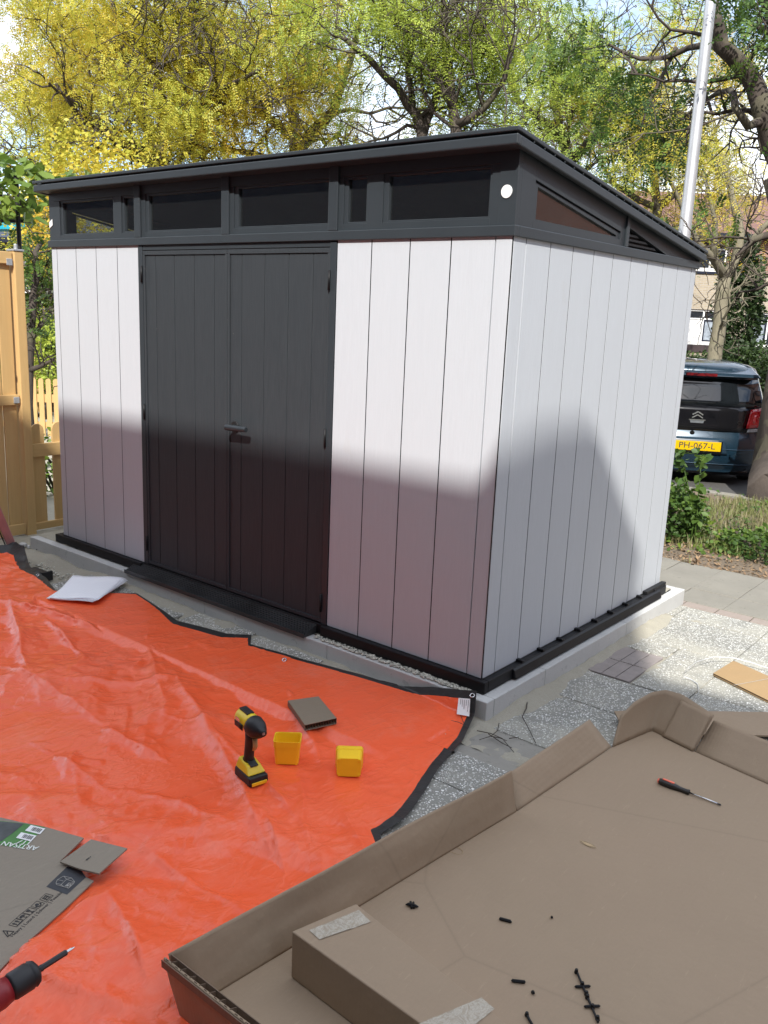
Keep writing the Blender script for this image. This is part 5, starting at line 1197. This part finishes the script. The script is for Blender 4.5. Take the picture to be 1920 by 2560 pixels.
# hedge and shrub masses
def shrub(name, label, c, R_, n, size, mat, seed, stems=10, group=None, cat='shrub', six=False, asp=.6, z0=None, shell=.55):
    r = np.random.RandomState(seed); c = np.array(c, float); rt = wroot(name, label, cat, (c[0], c[1], z0 if z0 is not None else c[2]-R_[2]), group)
    d = r.randn(n, 3); d /= np.linalg.norm(d, axis=1)[:, None]; rad = shell+(1-shell)*r.rand(n)
    lump = 1+.35*(NZ.fbm(d[:, 0]*2.2+seed, d[:, 1]*2.2+d[:, 2]*2.5, 3)-.45)*2
    P_ = c+d*np.array(R_)*(rad*lump)[:, None]; P_ = P_[P_[:, 2] > rt['_org'][2]+.01]
    leaf_mesh('foliage', P_, size, mat, rt, seed+5, asp, .6, .1, six)
    m = MB(); b = np.array(rt['_org'])
    for k in range(stems):
        e = c+r.randn(3)*np.array(R_)*.55; e[2] = c[2]+abs(r.randn())*R_[2]*.4; mid = (b+e)/2+r.randn(3)*.1*np.array(R_)
        m.tube([b+r.randn(3)*np.array((.1, .1, 0))*R_[0], mid, e], [.018*max(R_)**.5, .012, .005], 5)
    m.build('stems', BARKD, rt, True); return rt
# dark conifer-like hedge by the far house
shrub('evergreen_shrub', 'dark tall evergreen shrub between the two windows of the house across the street', G(1596, 690, 26)+(0, 0, .2), (.75, .8, 2.4), 7000, .13, LEAF_H, 5, cat='shrub', z0=ROADZ)
shrub('evergreen_shrub', 'round dark shrub below the right-hand window of the house across the street', G(1620, 760, 24)+(0, 0, -.5), (1.1, .9, .9), 4000, .11, LEAF_H, 6, z0=ROADZ)
shrub('evergreen_shrub', 'dark rounded bush under the left-hand window across the street', G(1515, 775, 25)+(0, 0, -.5), (.7, .7, .8), 2500, .11, LEAF_H, 7, z0=ROADZ)
shrub('evergreen_shrub', 'dark green bush at the right edge against the house wall', G(1654, 775, 22)+(0, 0, -.5), (.5, .6, .6), 2500, .1, LEAF_H, 8, z0=ROADZ)
# bush next to the back of the shed
c = F(1478, 1110, GZ+.22)
c = dp(1478/.864, 1112/.864, 7.0)
shrub('leafy_bush', 'low bright green bush growing beside the back corner of the shed', (c[0]-.12, c[1], GZ+.20), (.34, .34, .26), 2600, .045, LEAF_D, 9, z0=GZ, stems=14, six=True)
shrub('leafy_bush', 'loose weedy green bush at the right edge of the soil bed', (dp(1650/.864, 1150/.864, 6.6)[0], dp(1650/.864, 1150/.864, 6.6)[1], GZ+.06), (.40, .35, .15), 1600, .04, LEAF_D, 19, z0=GZ, stems=10, six=True)
for j, (pl, lab) in enumerate(((((1498, 1122), (1492, 1080), (1482, 1030), (1470, 985)), 'slender leafy shoot rising in front of the car number plate, left one of the pair'), (((1505, 1122), (1508, 1080), (1512, 1030), (1516, 985)), 'slender leafy shoot rising below the car number plate, right one of the pair'))):
    P_ = [dp(x/.864, y/.864, 6.8) for x, y in pl]; r = np.random.RandomState(j); rt = wroot('leafy_shoot', lab, 'plant', (P_[0][0], P_[0][1], GZ), 'leafy shoots beside the shed')
    MB().tube([(P_[0][0], P_[0][1], GZ)]+P_, [.006]*3+[.004, .002], 5).build('stem', LEAF_D, rt, True)
    Cc = []
    for a, b in zip(P_[:-1], P_[1:]):
        for s in np.arange(0, 1, .13): Cc += [a+(b-a)*s+r.randn(3)*.012]*2
    Cc += [P_[-1]+r.randn(3)*.03 for _ in range(16)]
    leaf_mesh('leaves', np.array(Cc), .062, LEAF_D, rt, j+3, .75, .5, .3, True)
# grass tufts and weeds on the soil
def blades(name, pts, h, mat, seed, lean=.5, w=.006):
    r = np.random.RandomState(seed); n = len(pts); a = r.rand(n)*2*pi; d = np.stack([np.cos(a), np.sin(a), 0*a], -1); hh = h*(.4+.9*r.rand(n)); ln_ = lean*r.rand(n)
    tip = pts+np.stack([d[:, 0]*ln_*hh, d[:, 1]*ln_*hh, hh], -1); mid = pts+np.stack([d[:, 0]*ln_*hh*.3, d[:, 1]*ln_*hh*.3, hh*.55], -1); s = np.stack([-d[:, 1], d[:, 0], 0*a], -1)*w
    V = np.stack([pts-s, pts+s, mid+s*.7, mid-s*.7, tip+s*.1, tip-s*.1], 1).reshape(-1, 3); b = np.arange(n)[:, None]*6; Fq = np.concatenate([b+[0, 1, 2, 3], b+[3, 2, 4, 5]], 1).reshape(-1, 4)
    return struct(npmesh(name, V, Fq, mat), 'stuff')
r = np.random.RandomState(3); n = 26000; x = r.uniform(-3.0, 2.2, n); y = r.uniform(3.15, 5.95, n)
den = NZ.fbm(x*1.6+4, y*1.6, 3); k = (den > .50-.10*np.clip((y-3.2)/1.2, 0, 1)) & ((y > 3.5) | (den > .6) | (x > .1)); x, y = x[k], y[k]
blades('grass', np.stack([x, y, soilz(x, y)], -1), .075, LEAF_GR, 1, .9, .004)
n = 5000; x = r.uniform(-3, 2.2, n); y = r.uniform(3.3, 5.9, n); den = NZ.fbm(x*2.2+9, y*2.2+3, 3); k = den > .52; x, y = x[k], y[k]
struct(leaf_mesh('ground_cover', np.stack([x, y, soilz(x, y)+r.rand(len(x))*.07], -1), .035, LEAF_D, None, 4, .7, 1.5, -.2, True), 'stuff')
n = 2500; x = r.uniform(-2.5, 1.8, n); y = 3.12+r.exponential(.35, n); k = y < 5.8; x, y = x[k], y[k]
struct(leaf_mesh('leaf_litter', np.stack([x, y, soilz(x, y)+.006], -1), .035, m_leaf('dry leaves', [(.24, .15, .08), (.30, .20, .11), (.14, .09, .055)], .1), None, 6, .5, 3, 0), 'stuff')
# left side: broad-leaved climber on its dark frame, trees and bushes
cl = wroot('climbing_plant', 'climbing plant with big bright green leaves on a dark frame above the gate post', 'plant', tuple(dp(55/.864, 600/.864, 6.9)))
P0 = dp(43/.864, 550/.864, 6.9); m = MB(); m.tube([(P0[0], P0[1], GZ), (P0[0], P0[1], 2.45)], .018, 8)
q1, q2 = dp(-80/.864, 476/.864, 6.9), dp(66/.864, 478/.864, 6.9); m.tube([q1, q2], .014, 8); m.build('frame', MAT_DKRUB, cl)
r = np.random.RandomState(7); Cc = []
for k in range(520):
    x = r.uniform(-90, 112); y = r.uniform(340, 480); 
    if x > 60 and y < 350+(112-x)*0: continue
    if x > 95-((y-410)/70)**2*40+14: continue
    Cc.append(dp(x/.864, y/.864, 6.9+r.uniform(-.35, .35)))
for k in range(26): Cc.append(dp(r.uniform(70, 215)/.864, r.uniform(372, 384)/.864, 7.2+r.uniform(-.2, .2)))
leaf_mesh('leaves', np.array(Cc), .075, LEAF_B, cl, 8, .95, 1.6, .35, True)
m = MB()
for k in range(9): a = dp(r.uniform(-60, 60)/.864, r.uniform(420, 480)/.864, 6.9); b = dp(r.uniform(-60, 110)/.864, r.uniform(360, 440)/.864, 6.9); m.tube([a, (a+b)/2+(0, 0, .05), b], [.006, .005, .003], 5)
m.build('stems', BARKD, cl, True)
p0 = G(100, 850, 9.5)
tree('small_tree', 'small dark crooked tree between the gate post and the shed', [([up_from(G(66, 900, 8.6), GZ-.1), G(64, 740, 8.6), G(72, 640, 8.6), G(80, 590, 8.6), G(76, 545, 8.6), G(92, 520, 8.7)], .05, .02), ([G(64, 740, 8.6), G(90, 700, 8.6), G(112, 672, 8.7)], .03, .01), ([G(72, 640, 8.6), G(100, 625, 8.7), G(122, 618, 8.8)], .025, .008), ([G(64, 800, 8.6), G(90, 790, 8.6), G(118, 776, 8.6)], .03, .01)],
     103, LEAF_D, BARKD, dens=.8, leaf=.05, L1=.5, lv=(5, 3), spread=.10, twigr=.005, cull=lambda t: t[:, 2] > .9, group=None, base=up_from(G(66, 900, 8.6), ROADZ), spl=.14)
shrub('green_bush', 'sunlit bright green bush behind the picket fence at the left', G(95, 768, 12.6), (1.1, .7, .62), 5200, .055, LEAF_G, 12, z0=ROADZ, cat='bush')
shrub('green_bush', 'taller mid green bush behind the sunlit one at the left', G(105, 690, 14), (1.2, .8, .8), 5200, .065, LEAF_D, 13, z0=ROADZ, cat='bush')
shrub('yellow_shrub', 'tall yellow-green shrub seen through the leftmost window of the shed', G(185, 520, 14)+(0, 0, .2), (2.3, .8, 1.5), 12000, .07, LEAF_Y, 31, z0=ROADZ)
shrub('green_bush', 'leafy plant low down between the picket boards', G(120, 1000, 7.6), (.16, .25, .35), 260, .06, LEAF_B, 14, z0=GZ, cat='bush', six=True)
shrub('green_bush', 'yellow-green foliage hanging left of the shed fascia in front of the grey house', G(112, 600, 13)+(0, 0, -.1), (.55, .6, .95), 1500, .06, LEAF_D, 15, z0=ROADZ, cat='bush')

# ------------------------------------------------------------------ lamp post
a = math.atan2(3.45, 8.85); lp = (1.8594-9.6*sin(radians(21.35)), -3.0331+9.6*cos(radians(21.35)))
lamp = empty('lamp_post', 'tall tapered galvanised steel lamp post rising behind the right side of the shed', 'lamp post', (lp[0], lp[1], ROADZ))
MB().tube([(0, 0, 0), (0, 0, 1.2), (0, 0, 1.25), (0, 0, 4.6), (0, 0, 8)], [.085, .083, .066, .052, .035], 28).build('pole', MAT_METAL, lamp, True)
m = MB().tube([(0, 0, 7.9), (0, 0, 8.05)], .045, 12); m.box((-.10, -.1, 8.05), (.10, .55, 8.16)); m.build('lamp_head', MAT_METAL, lamp, bevel=.02)

# ------------------------------------------------------------------ car
cc = dp(1735, 1100, 10.3); lat = np.array((.87, .5)); lat /= np.linalg.norm(lat); ca = math.atan2(lat[1], lat[0])
PAINT = simple('dark blue car paint', (.010, .030, .050), .25, .15, 3, 0, metal=.35, spec=.6, coat=.7); GLS = simple('tinted car glass', (.008, .010, .012), .06, .3, 2, 0, spec=.7)
GLB = simple('gloss black panel', (.006, .006, .007), .12, .1, 3, 0, spec=.5); CHR = simple('chrome', (.6, .62, .65), .15, .05, 5, 0, metal=1)
cc = cc+np.array((*(lat*.02), 0))
car = empty('parked_car', 'dark blue hatchback parked with its rear to the viewer, number plate PH-067-L', 'car', (cc[0], cc[1], ROADZ), (0, 0, ca))
rows = [(.16, .74, .12, 3.30), (.22, .79, .03, 3.38), (.30, .805, .0, 3.42), (.44, .815, -.015, 3.44), (.52, .815, .0, 3.42), (.60, .81, .03, 3.38), (.68, .805, .07, 3.30), (.80, .79, .085, 3.10), (.92, .79, .10, 2.75), (1.00, .775, .13, 2.50), (1.10, .755, .17, 2.30), (1.22, .72, .22, 2.1), (1.31, .69, .20, 1.95), (1.38, .655, .22, 1.8), (1.42, .59, .30, 1.65), (1.445, .46, .45, 1.5), (1.45, .05, .8, 1.2)]
n = 56; V = []
for z, w, yr, yf in rows:
    yc = 1.5
    for k in range(n):
        t = 2*pi*k/n; ex = .36; s_, c_ = sin(t), cos(t); X_ = w*np.sign(s_)*abs(s_)**ex; q = np.sign(c_)*abs(c_)**ex
        Y_ = yc-(yc-yr)*q if q > 0 else yc-(yf-yc)*q; 
        if q > .9: Y_ += .10*(abs(X_)/w)**3*(1 if z > .3 else 1)
        V.append((X_, Y_, z))
m = MB(); fs = [(i*n+k, i*n+(k+1) % n, (i+1)*n+(k+1) % n, (i+1)*n+k) for i in range(len(rows)-1) for k in range(n)]; fs.append(tuple(range(n))); fs.append(tuple((len(rows)-1)*n+k for k in range(n))[::-1]); m.add(V, fs)
m.build('body', PAINT, car, True)
def yrear(x, z):
    zs = [r_[0] for r_ in rows]; w = np.interp(z, zs, [r_[1] for r_ in rows]); y = np.interp(z, zs, [r_[2] for r_ in rows]); q = min(abs(x)/w, .999)
    s = q**(1/.36); c_ = math.sqrt(max(0, 1-s*s))**.36; yc = 1.5; Y_ = yc-(yc-y)*c_
    return Y_+(.10*q**3 if c_ > .9 else 0)
def rpanel(name, poly, mat, off=.006, th=.01, par=None, ns=10, nt=6):
    """poly: left-bottom,right-bottom,right-top,left-top in (x,z), conformed to the rear of the body"""
    q = [np.array(p, float) for p in poly]; A_ = np.zeros((ns, nt, 3))
    for i in range(ns):
        for j in range(nt):
            s, t = i/(ns-1), j/(nt-1); p = (q[0]*(1-s)+q[1]*s)*(1-t)+(q[3]*(1-s)+q[2]*s)*t; A_[i, j] = (p[0], yrear(p[0], p[1])-off, p[1])
    m = MB().grid(A_); o = m.build(name, mat, par or car, True, solid=th); return o
rpanel('rear_window', ((-.68, .95), (.68, .95), (.63, 1.26), (-.63, 1.26)), GLS)
tg_ = rpanel('tailgate_panel', ((-.52, .655), (.52, .655), (.60, .945), (-.60, .945)), GLB, .007)
sp2 = MB(); sp2.hexa([(-.61, .12, 1.29), (.61, .12, 1.29), (.62, .36, 1.31), (-.62, .36, 1.31), (-.59, .15, 1.33), (.59, .15, 1.33), (.56, .45, 1.41), (-.56, .45, 1.41)]); spo = sp2.build('spoiler', PAINT, car, bevel=.015)
REDL = simple('red lens', (.50, .006, .012), .12, .3, 12, 0, spec=.7, coat=.5); WHL = simple('clear lens', (.35, .35, .35), .15, .3, 30, 0, spec=.7)
MB().box((-.16, .112, 1.29), (.16, .12, 1.322)).build('brake_light', simple('dark red lens', (.12, .006, .008), .2), spo)
for s in (-1, 1):
    tl = rpanel('taillight', ((s*.52, .70), (s*.79, .72), (s*.795, .95), (s*.56, .92)), REDL, .012, .03); rpanel('reversing_light', ((s*.53, .655), (s*.75, .665), (s*.765, .705), (s*.54, .69)), WHL, .012, .02, tl)
    rpanel('lens_core', ((s*.585, .76), (s*.68, .765), (s*.685, .865), (s*.60, .855)), simple('bright red lens', (.75, .10, .10), .1, .2, 30, 0, spec=.8), .0285, .006, tl, 5, 4)
rpanel('bumper_crease_highlight', ((-.70, .448), (.70, .448), (.70, .456), (-.70, .456)), simple('blue highlight colour', (.05, .09, .13), .2, .1, 5, 0, metal=.5), .004, .008, None, 16, 2)  # paler strip: the light catching the bumper crease, put into the colour
rpanel('lower_crease_highlight', ((-.66, .268), (.66, .268), (.66, .275), (-.66, .275)), simple('blue grey highlight colour', (.06, .10, .14), .2, .1, 5, 0, metal=.5), .004, .008, None, 16, 2)  # same for the lower crease: its highlight is painted as a paler strip
rpanel('plate_recess', ((-.34, .385), (.34, .385), (.29, .575), (-.29, .575)), simple('dark blue recess', (.012, .03, .048), .3, .1, 5, 0), .002, .004)
MB().box((-.62, .14, .13), (.62, .2, .17)).build('lower_trim', GLB, car)
yp = yrear(0, .48)-.03
pl = MB().box((-.26, yp, .425), (.26, yp+.012, .535)).build('number_plate', simple('yellow plate', (.60, .37, .0), .35, .03, 5, 0), car, bevel=.002)
m = MB().box((-.275, yp+.002, .400), (.275, yp+.014, .4235)); m.box((-.275, yp+.004, .4238), (-.2605, yp+.014, .545)); m.box((.2605, yp+.004, .4238), (.275, yp+.014, .545)); m.build('plate_holder', GLB, pl)
text('PH-067-L', .098, MAT_INK, pl, (0.012, yp-.0006, .479), (1, 0, 0), (0, 0, 1), depth=.0006, sx=1.0, bold=.0006)
MB().box((-.26, yp-.0004, .4255), (-.228, yp-.0001, .5345)).build('plate_band', simple('blue plate band', (.01, .04, .3), .4), pl)
yl = yrear(0, .82)-.022
m = MB()
for dz in (0, .036):
    for s in (-1, 1): m.bar((0, yl, .838+dz), (s*.055, yl, .800+dz), .014, .012, (0, 1, 0))
m.build('chevron_badge', CHR, tg_)
m = MB().box((-.085, yl-.004, .772), (.085, yl+.02, .782)); m.build('tailgate_handle', CHR, tg_); MB().hexa([(-.06, yl, .725), (.06, yl, .725), (.06, yl+.02, .725), (-.06, yl+.02, .725), (-.075, yl, .770), (.075, yl, .770), (.075, yl+.02, .770), (-.075, yl+.02, .770)]).build('handle_recess', simple('grey plastic', (.12, .13, .14), .4), tg_)
text('C1', .06, CHR, tg_, (.45, yrear(.45, .765)-.024, .765), (1, .12, 0), (0, 0, 1), depth=.002)
MB().tube([(0.0-.04, yrear(0, .615)-.006, .625), (0-.04, yrear(0, .615)+.01, .625)], .025, 16).build('key_button', GLB, car)
for x in (-.71, .71):
    for y in (.72, 2.95):
        wh = MB().tube([(x-.09, y, .29), (x+.09, y, .29)], .29, 28).build('wheel', simple('tyre rubber', (.015, .015, .016), .8), car, bevel=.02)
        MB().tube([(x+(.091 if x > 0 else -.091), y, .29), (x+(.096 if x > 0 else -.096), y, .29)], .19, 20).build('rim', CHR, wh)
m = MB().box((-.60, .25, .12), (.60, 3.2, .155)); m.build('underbody', GLB, car)

car.scale = (1.10, 1.0, 1.0)
# ------------------------------------------------------------------ houses
def house(name, label, org, ang, length, depth, eave, ridge, mat, roofm, wins, upper=None, bands=(), chim=(), split=None):
    """local x along facade (facing -y), y into the house"""
    h = empty(name, label, 'house', (org[0], org[1], ROADZ), (0, 0, ang))
    x0, x1 = length
    m = MB()
    # facade strips around windows: build as columns
    xs_ = sorted(set([x0, x1]+[w[0] for w in wins]+[w[1] for w in wins]))
    mats = [mat, split[1] if split else mat]
    cuts = [0, eave] if not split else [0, split[0], eave]
    for a, b in zip(xs_[:-1], xs_[1:]):
        holes = sorted([(w[2], w[3]) for w in wins if w[0] <= a+1e-6 and w[1] >= b-1e-6])
        for ci in range(len(cuts)-1):
            lo, hi = cuts[ci], cuts[ci+1]; z = lo; m.cm = ci if split else 0
            for (p, q) in holes:
                p2, q2 = max(p, lo), min(q, hi)
                if q2 <= lo or p2 >= hi: continue
                if p2 > z: m.box((a, 0, z), (b, .25, p2))
                z = q2
            if z < hi: m.box((a, 0, z), (b, .25, hi))
    m.cm = 0
    m.box((x0, depth-.25, 0), (x1, depth, eave)); m.box((x0, .2505, 0), (x0+.25, depth-.2505, eave)); m.box((x1-.25, .2505, 0), (x1, depth-.2505, eave)); m.box((x0+.26, 1.2, 0), (x1-.26, 1.25, eave))
    m.prism([(x0, .001, eave), (x0, depth, eave), (x0, depth/2, ridge-.05)], (.25, 0, 0)); m.prism([(x1-.25, .001, eave), (x1-.25, depth, eave), (x1-.25, depth/2, ridge-.05)], (.25, 0, 0))
    m.build('wall', mats if split else mat, h)
    m = MB(); o = .35; sl = (ridge-eave)/(depth/2)
    for s in (0, 1):
        ya, yb = (-o, depth/2) if s == 0 else (depth+o, depth/2); za = eave-o*sl
        m.hexa([(x0-.1, ya, za), (x1+.1, ya, za), (x1+.1, yb, ridge), (x0-.1, yb, ridge), (x0-.1, ya, za+.12), (x1+.1, ya, za+.12), (x1+.1, yb, ridge+.12), (x0-.1, yb, ridge+.12)])
    rf = m.build('roof', roofm, h)
    MB().box((x0-.1, -o-.1, eave-o*sl-.02), (x1+.1, -o, eave-o*sl+.1)).build('gutter', MAT_DKPAINT, rf)
    for (cx0, cx1, top_) in chim: MB().box((cx0, depth/2-.28, ridge-.3), (cx1, depth/2+.28, top_)).build('chimney', BRICK_R, rf)
    for (a, b, z0, z1, style) in wins:
        m = MB(); f = .07
        m.box((a, .06, z0), (a+f, .14, z1)); m.box((b-f, .06, z0), (b, .14, z1)); m.box((a+f, .06, z0), (b-f, .14, z0+f)); m.box((a+f, .06, z1-f), (b-f, .14, z1)); m.box((a-.03, -.04, z0-.06), (b+.03, .14, z0-.002))
        tr = z1-.38
        m.box((a+f, .065, tr), (b-f, .135, tr+.05)); xm = a+(b-a)*.55; m.box((xm-.03, .062, z0+f), (xm+.03, .138, z1-f))
        w = m.build('window', MAT_WPAINT, h)
        MB().box((a+f, .10, z0+f), (b-f, .11, z1-f)).build('pane', MAT_DKGLASS, w)
        if style == 1:
            MB().box((a+f, .085, z0+f), (xm-.03, .098, tr)).build('panel', MAT_WPAINT, w)
            m = MB(); a2, b2 = xm+.03, b-f
            m.box((a2, .07, z0+f), (a2+.06, .098, tr)); m.box((b2-.06, .07, z0+f), (b2, .098, tr)); m.box((a2+.06, .07, z0+f), (b2-.06, .098, z0+f+.06)); m.box((a2+.06, .07, tr-.06), (b2-.06, .098, tr)); m.build('sash', MAT_DKPAINT, w)
            MB().box((a2+.06, .088, z0+f+.06), (b2-.06, .099, tr-.06)).build('curtain', MAT_CURTAIN, w)
        if style == 2:
            m = MB(); a2, b2 = a+f, xm-.03
            m.box((a2, .07, z0+f), (a2+.08, .098, tr)); m.box((b2-.08, .07, z0+f), (b2, .098, tr)); m.box((a2+.08, .07, z0+f), (b2-.08, .098, z0+f+.08)); m.box((a2+.08, .07, tr-.08), (b2-.08, .098, tr)); m.build('sash', MAT_DKPAINT, w)
            MB().box((a2+.08, .088, z0+f+.08), (b2-.08, .099, tr-.08)).build('curtain', MAT_CURTAIN, w)
    for (z0, z1, bm) in bands: MB().box((x0-.01, -.05, z0), (x1+.01, -.001, z1)).build('band', bm, h)
    return h
# house across the street: facade parallel to the picture's horizontal
hd_ = 34.; ho = dp(1640+430/5.925, 580+1650/5.925, hd_); la = math.atan2(AR[1], AR[0])
mpp = hd_/FPX/5.925
def hx(cx): return (cx-430)*mpp
def hzz(cx, cy): return dp(1640+cx/5.925, 580+cy/5.925, hd_)[2]-ROADZ
zs, zw, zg = hzz(700, 1650), hzz(700, 1150), hzz(700, 620)
wins = [(hx(380), hx(900), zs, zw, 1), (hx(1340), hx(1860), zs-.02, zw-.02, 2)]
for k in range(1, 0): wins.append((hx(380)-5.6*k, hx(900)-5.6*k, zs, zw, k % 3)); wins.append((hx(1340)-5.6*k, hx(1860)-5.6*k, zs, zw, 0)) if k > 10 else None
for k in range(1, 3): wins.append((hx(1340)+3.2*k, hx(1860)+3.2*k, zs, zw, 2))
up0, up1 = zg+.12, zg+1.25
wins += [(hx(380), hx(900), up0, up1, 0), (hx(1340)+3.2, hx(1860)+3.2, up0, up1, 0)]
house('terraced_house', 'beige brick terraced house with white window frames across the street behind the car', ho, la, (-3.9, 12), 9, zg+1.5, zg+3.4, BRICK_Y, MAT_ROOFT, wins,
      bands=((zg-.03, zg+.06, MAT_DKPAINT), (zs-.34, zs-.075, simple('dark brown sill band', (.05, .035, .035), .5))), split=(zg+.02, BRICK_R), chim=((5, 5.7, zg+4.4),))
# grey house seen at the left between gate and shed
ho = dp(95/.864, 640/.864, 24)
house('grey_house', 'grey-brown house half hidden by foliage at the far left', ho, la+.15, (-7, 1.8), 8, 3.4, 4.6, BRICK_G, MAT_DKPAINT, [(-2.0, -1.0, .9, 2.2, 0), (-.25, .15, 2.15, 2.6, 0), (-4.5, -3.4, .9, 2.2, 0)])
a = dp(0, 720/.864, 13); m = MB(); q1, q2 = dp(-40, 725, 13), dp(136, 731, 13)
sh = wroot('lean_to_roof', 'thin white-edged flat roof behind the bushes at the left', 'canopy', q1)
MB().bar(q1, q2, 1.0, .05).build('roof_sheet', MAT_WPAINT, sh); m = MB()
for q in (q1*.8+q2*.2, q1*.3+q2*.7): m.bar((q[0], q[1], ROADZ), (q[0], q[1], q[2]-.026), .07, .07, (1, 0, 0))
m.build('post', MAT_PINE, sh)
q1, q2 = dp(-60/.864, 489/.864, 15), dp(66/.864, 489/.864, 15)
aw = wroot('blue_awning', 'bright turquoise awning strip glimpsed behind the climbing plant', 'awning', (q1+q2)/2)
MB().bar(q1, q2, .5, .13).build('cloth', simple('turquoise cloth', (.0, .30, .42), .5), aw); m = MB()
for q in (q1*.9+q2*.1, q1*.1+q2*.9): m.bar((q[0], q[1], ROADZ), (q[0], q[1], q[2]-.066), .04, .04, (1, 0, 0))
m.build('pole', MAT_METAL, aw)
# house behind the camera whose roof throws the shade over the yard
RY, RZ_ = -8.5, .845+1.066*8.5
w3 = [(x, x+1.3, 1.0, 2.3, 0) for x in (-9.5, -6, -2.4, 2.0, 5.5, 9)]+[(x, x+1.3, 3.6, 4.8, 0) for x in (-9.5, -6, -2.4, 2.0, 5.5, 9)]
dep = 7.0; y0h = RY-dep/2+dep   # facade faces +y
hb_ = house('brick_house', 'dark brick house behind the viewer whose roof and chimney shade the yard', (0, y0h), pi, (-15, 15), dep, 5.6, RZ_-ROADZ-.12, BRICK_K, MAT_ROOFT, w3, chim=())
RL_ = RZ_-ROADZ; cx = [-.6*(8.5+y) for y in (-.14, .0, .58, .72, 1.42)]
m = MB().prism([(cx[4], dep/2-.2, RL_-.5), (cx[0], dep/2-.2, RL_-.5), (cx[0], dep/2-.2, RL_+.0), (cx[1], dep/2-.2, RL_+.10), (cx[2], dep/2-.2, RL_+.83), (cx[3], dep/2-.2, RL_+.90), (cx[4], dep/2-.2, RL_+.915)], (0, .4, 0)); m.build('chimney', BRICK_R, hb_)
# brick house far to the right, mirrored in the side window
house('brown_brick_house', 'red-brown brick house to the right of the yard, mirrored in the shed side window', (13.5, 3), -pi/2, (-42, 5), 8, 8.6, 12, m_bricks('warm red brick', (.62, .27, .18), (.50, .21, .14), (.5, .42, .36)), MAT_ROOFT, [(x, x+1.2, 1, 2.3, 0) for x in (-18, -14, -10, -6, -2, 2)]+[(x, x+1.2, 3.7, 4.9, 0) for x in (-18, -10, -2)])

for o in bpy.data.objects:
    for k in ('_world', '_org'):
        if k in o: del o[k]
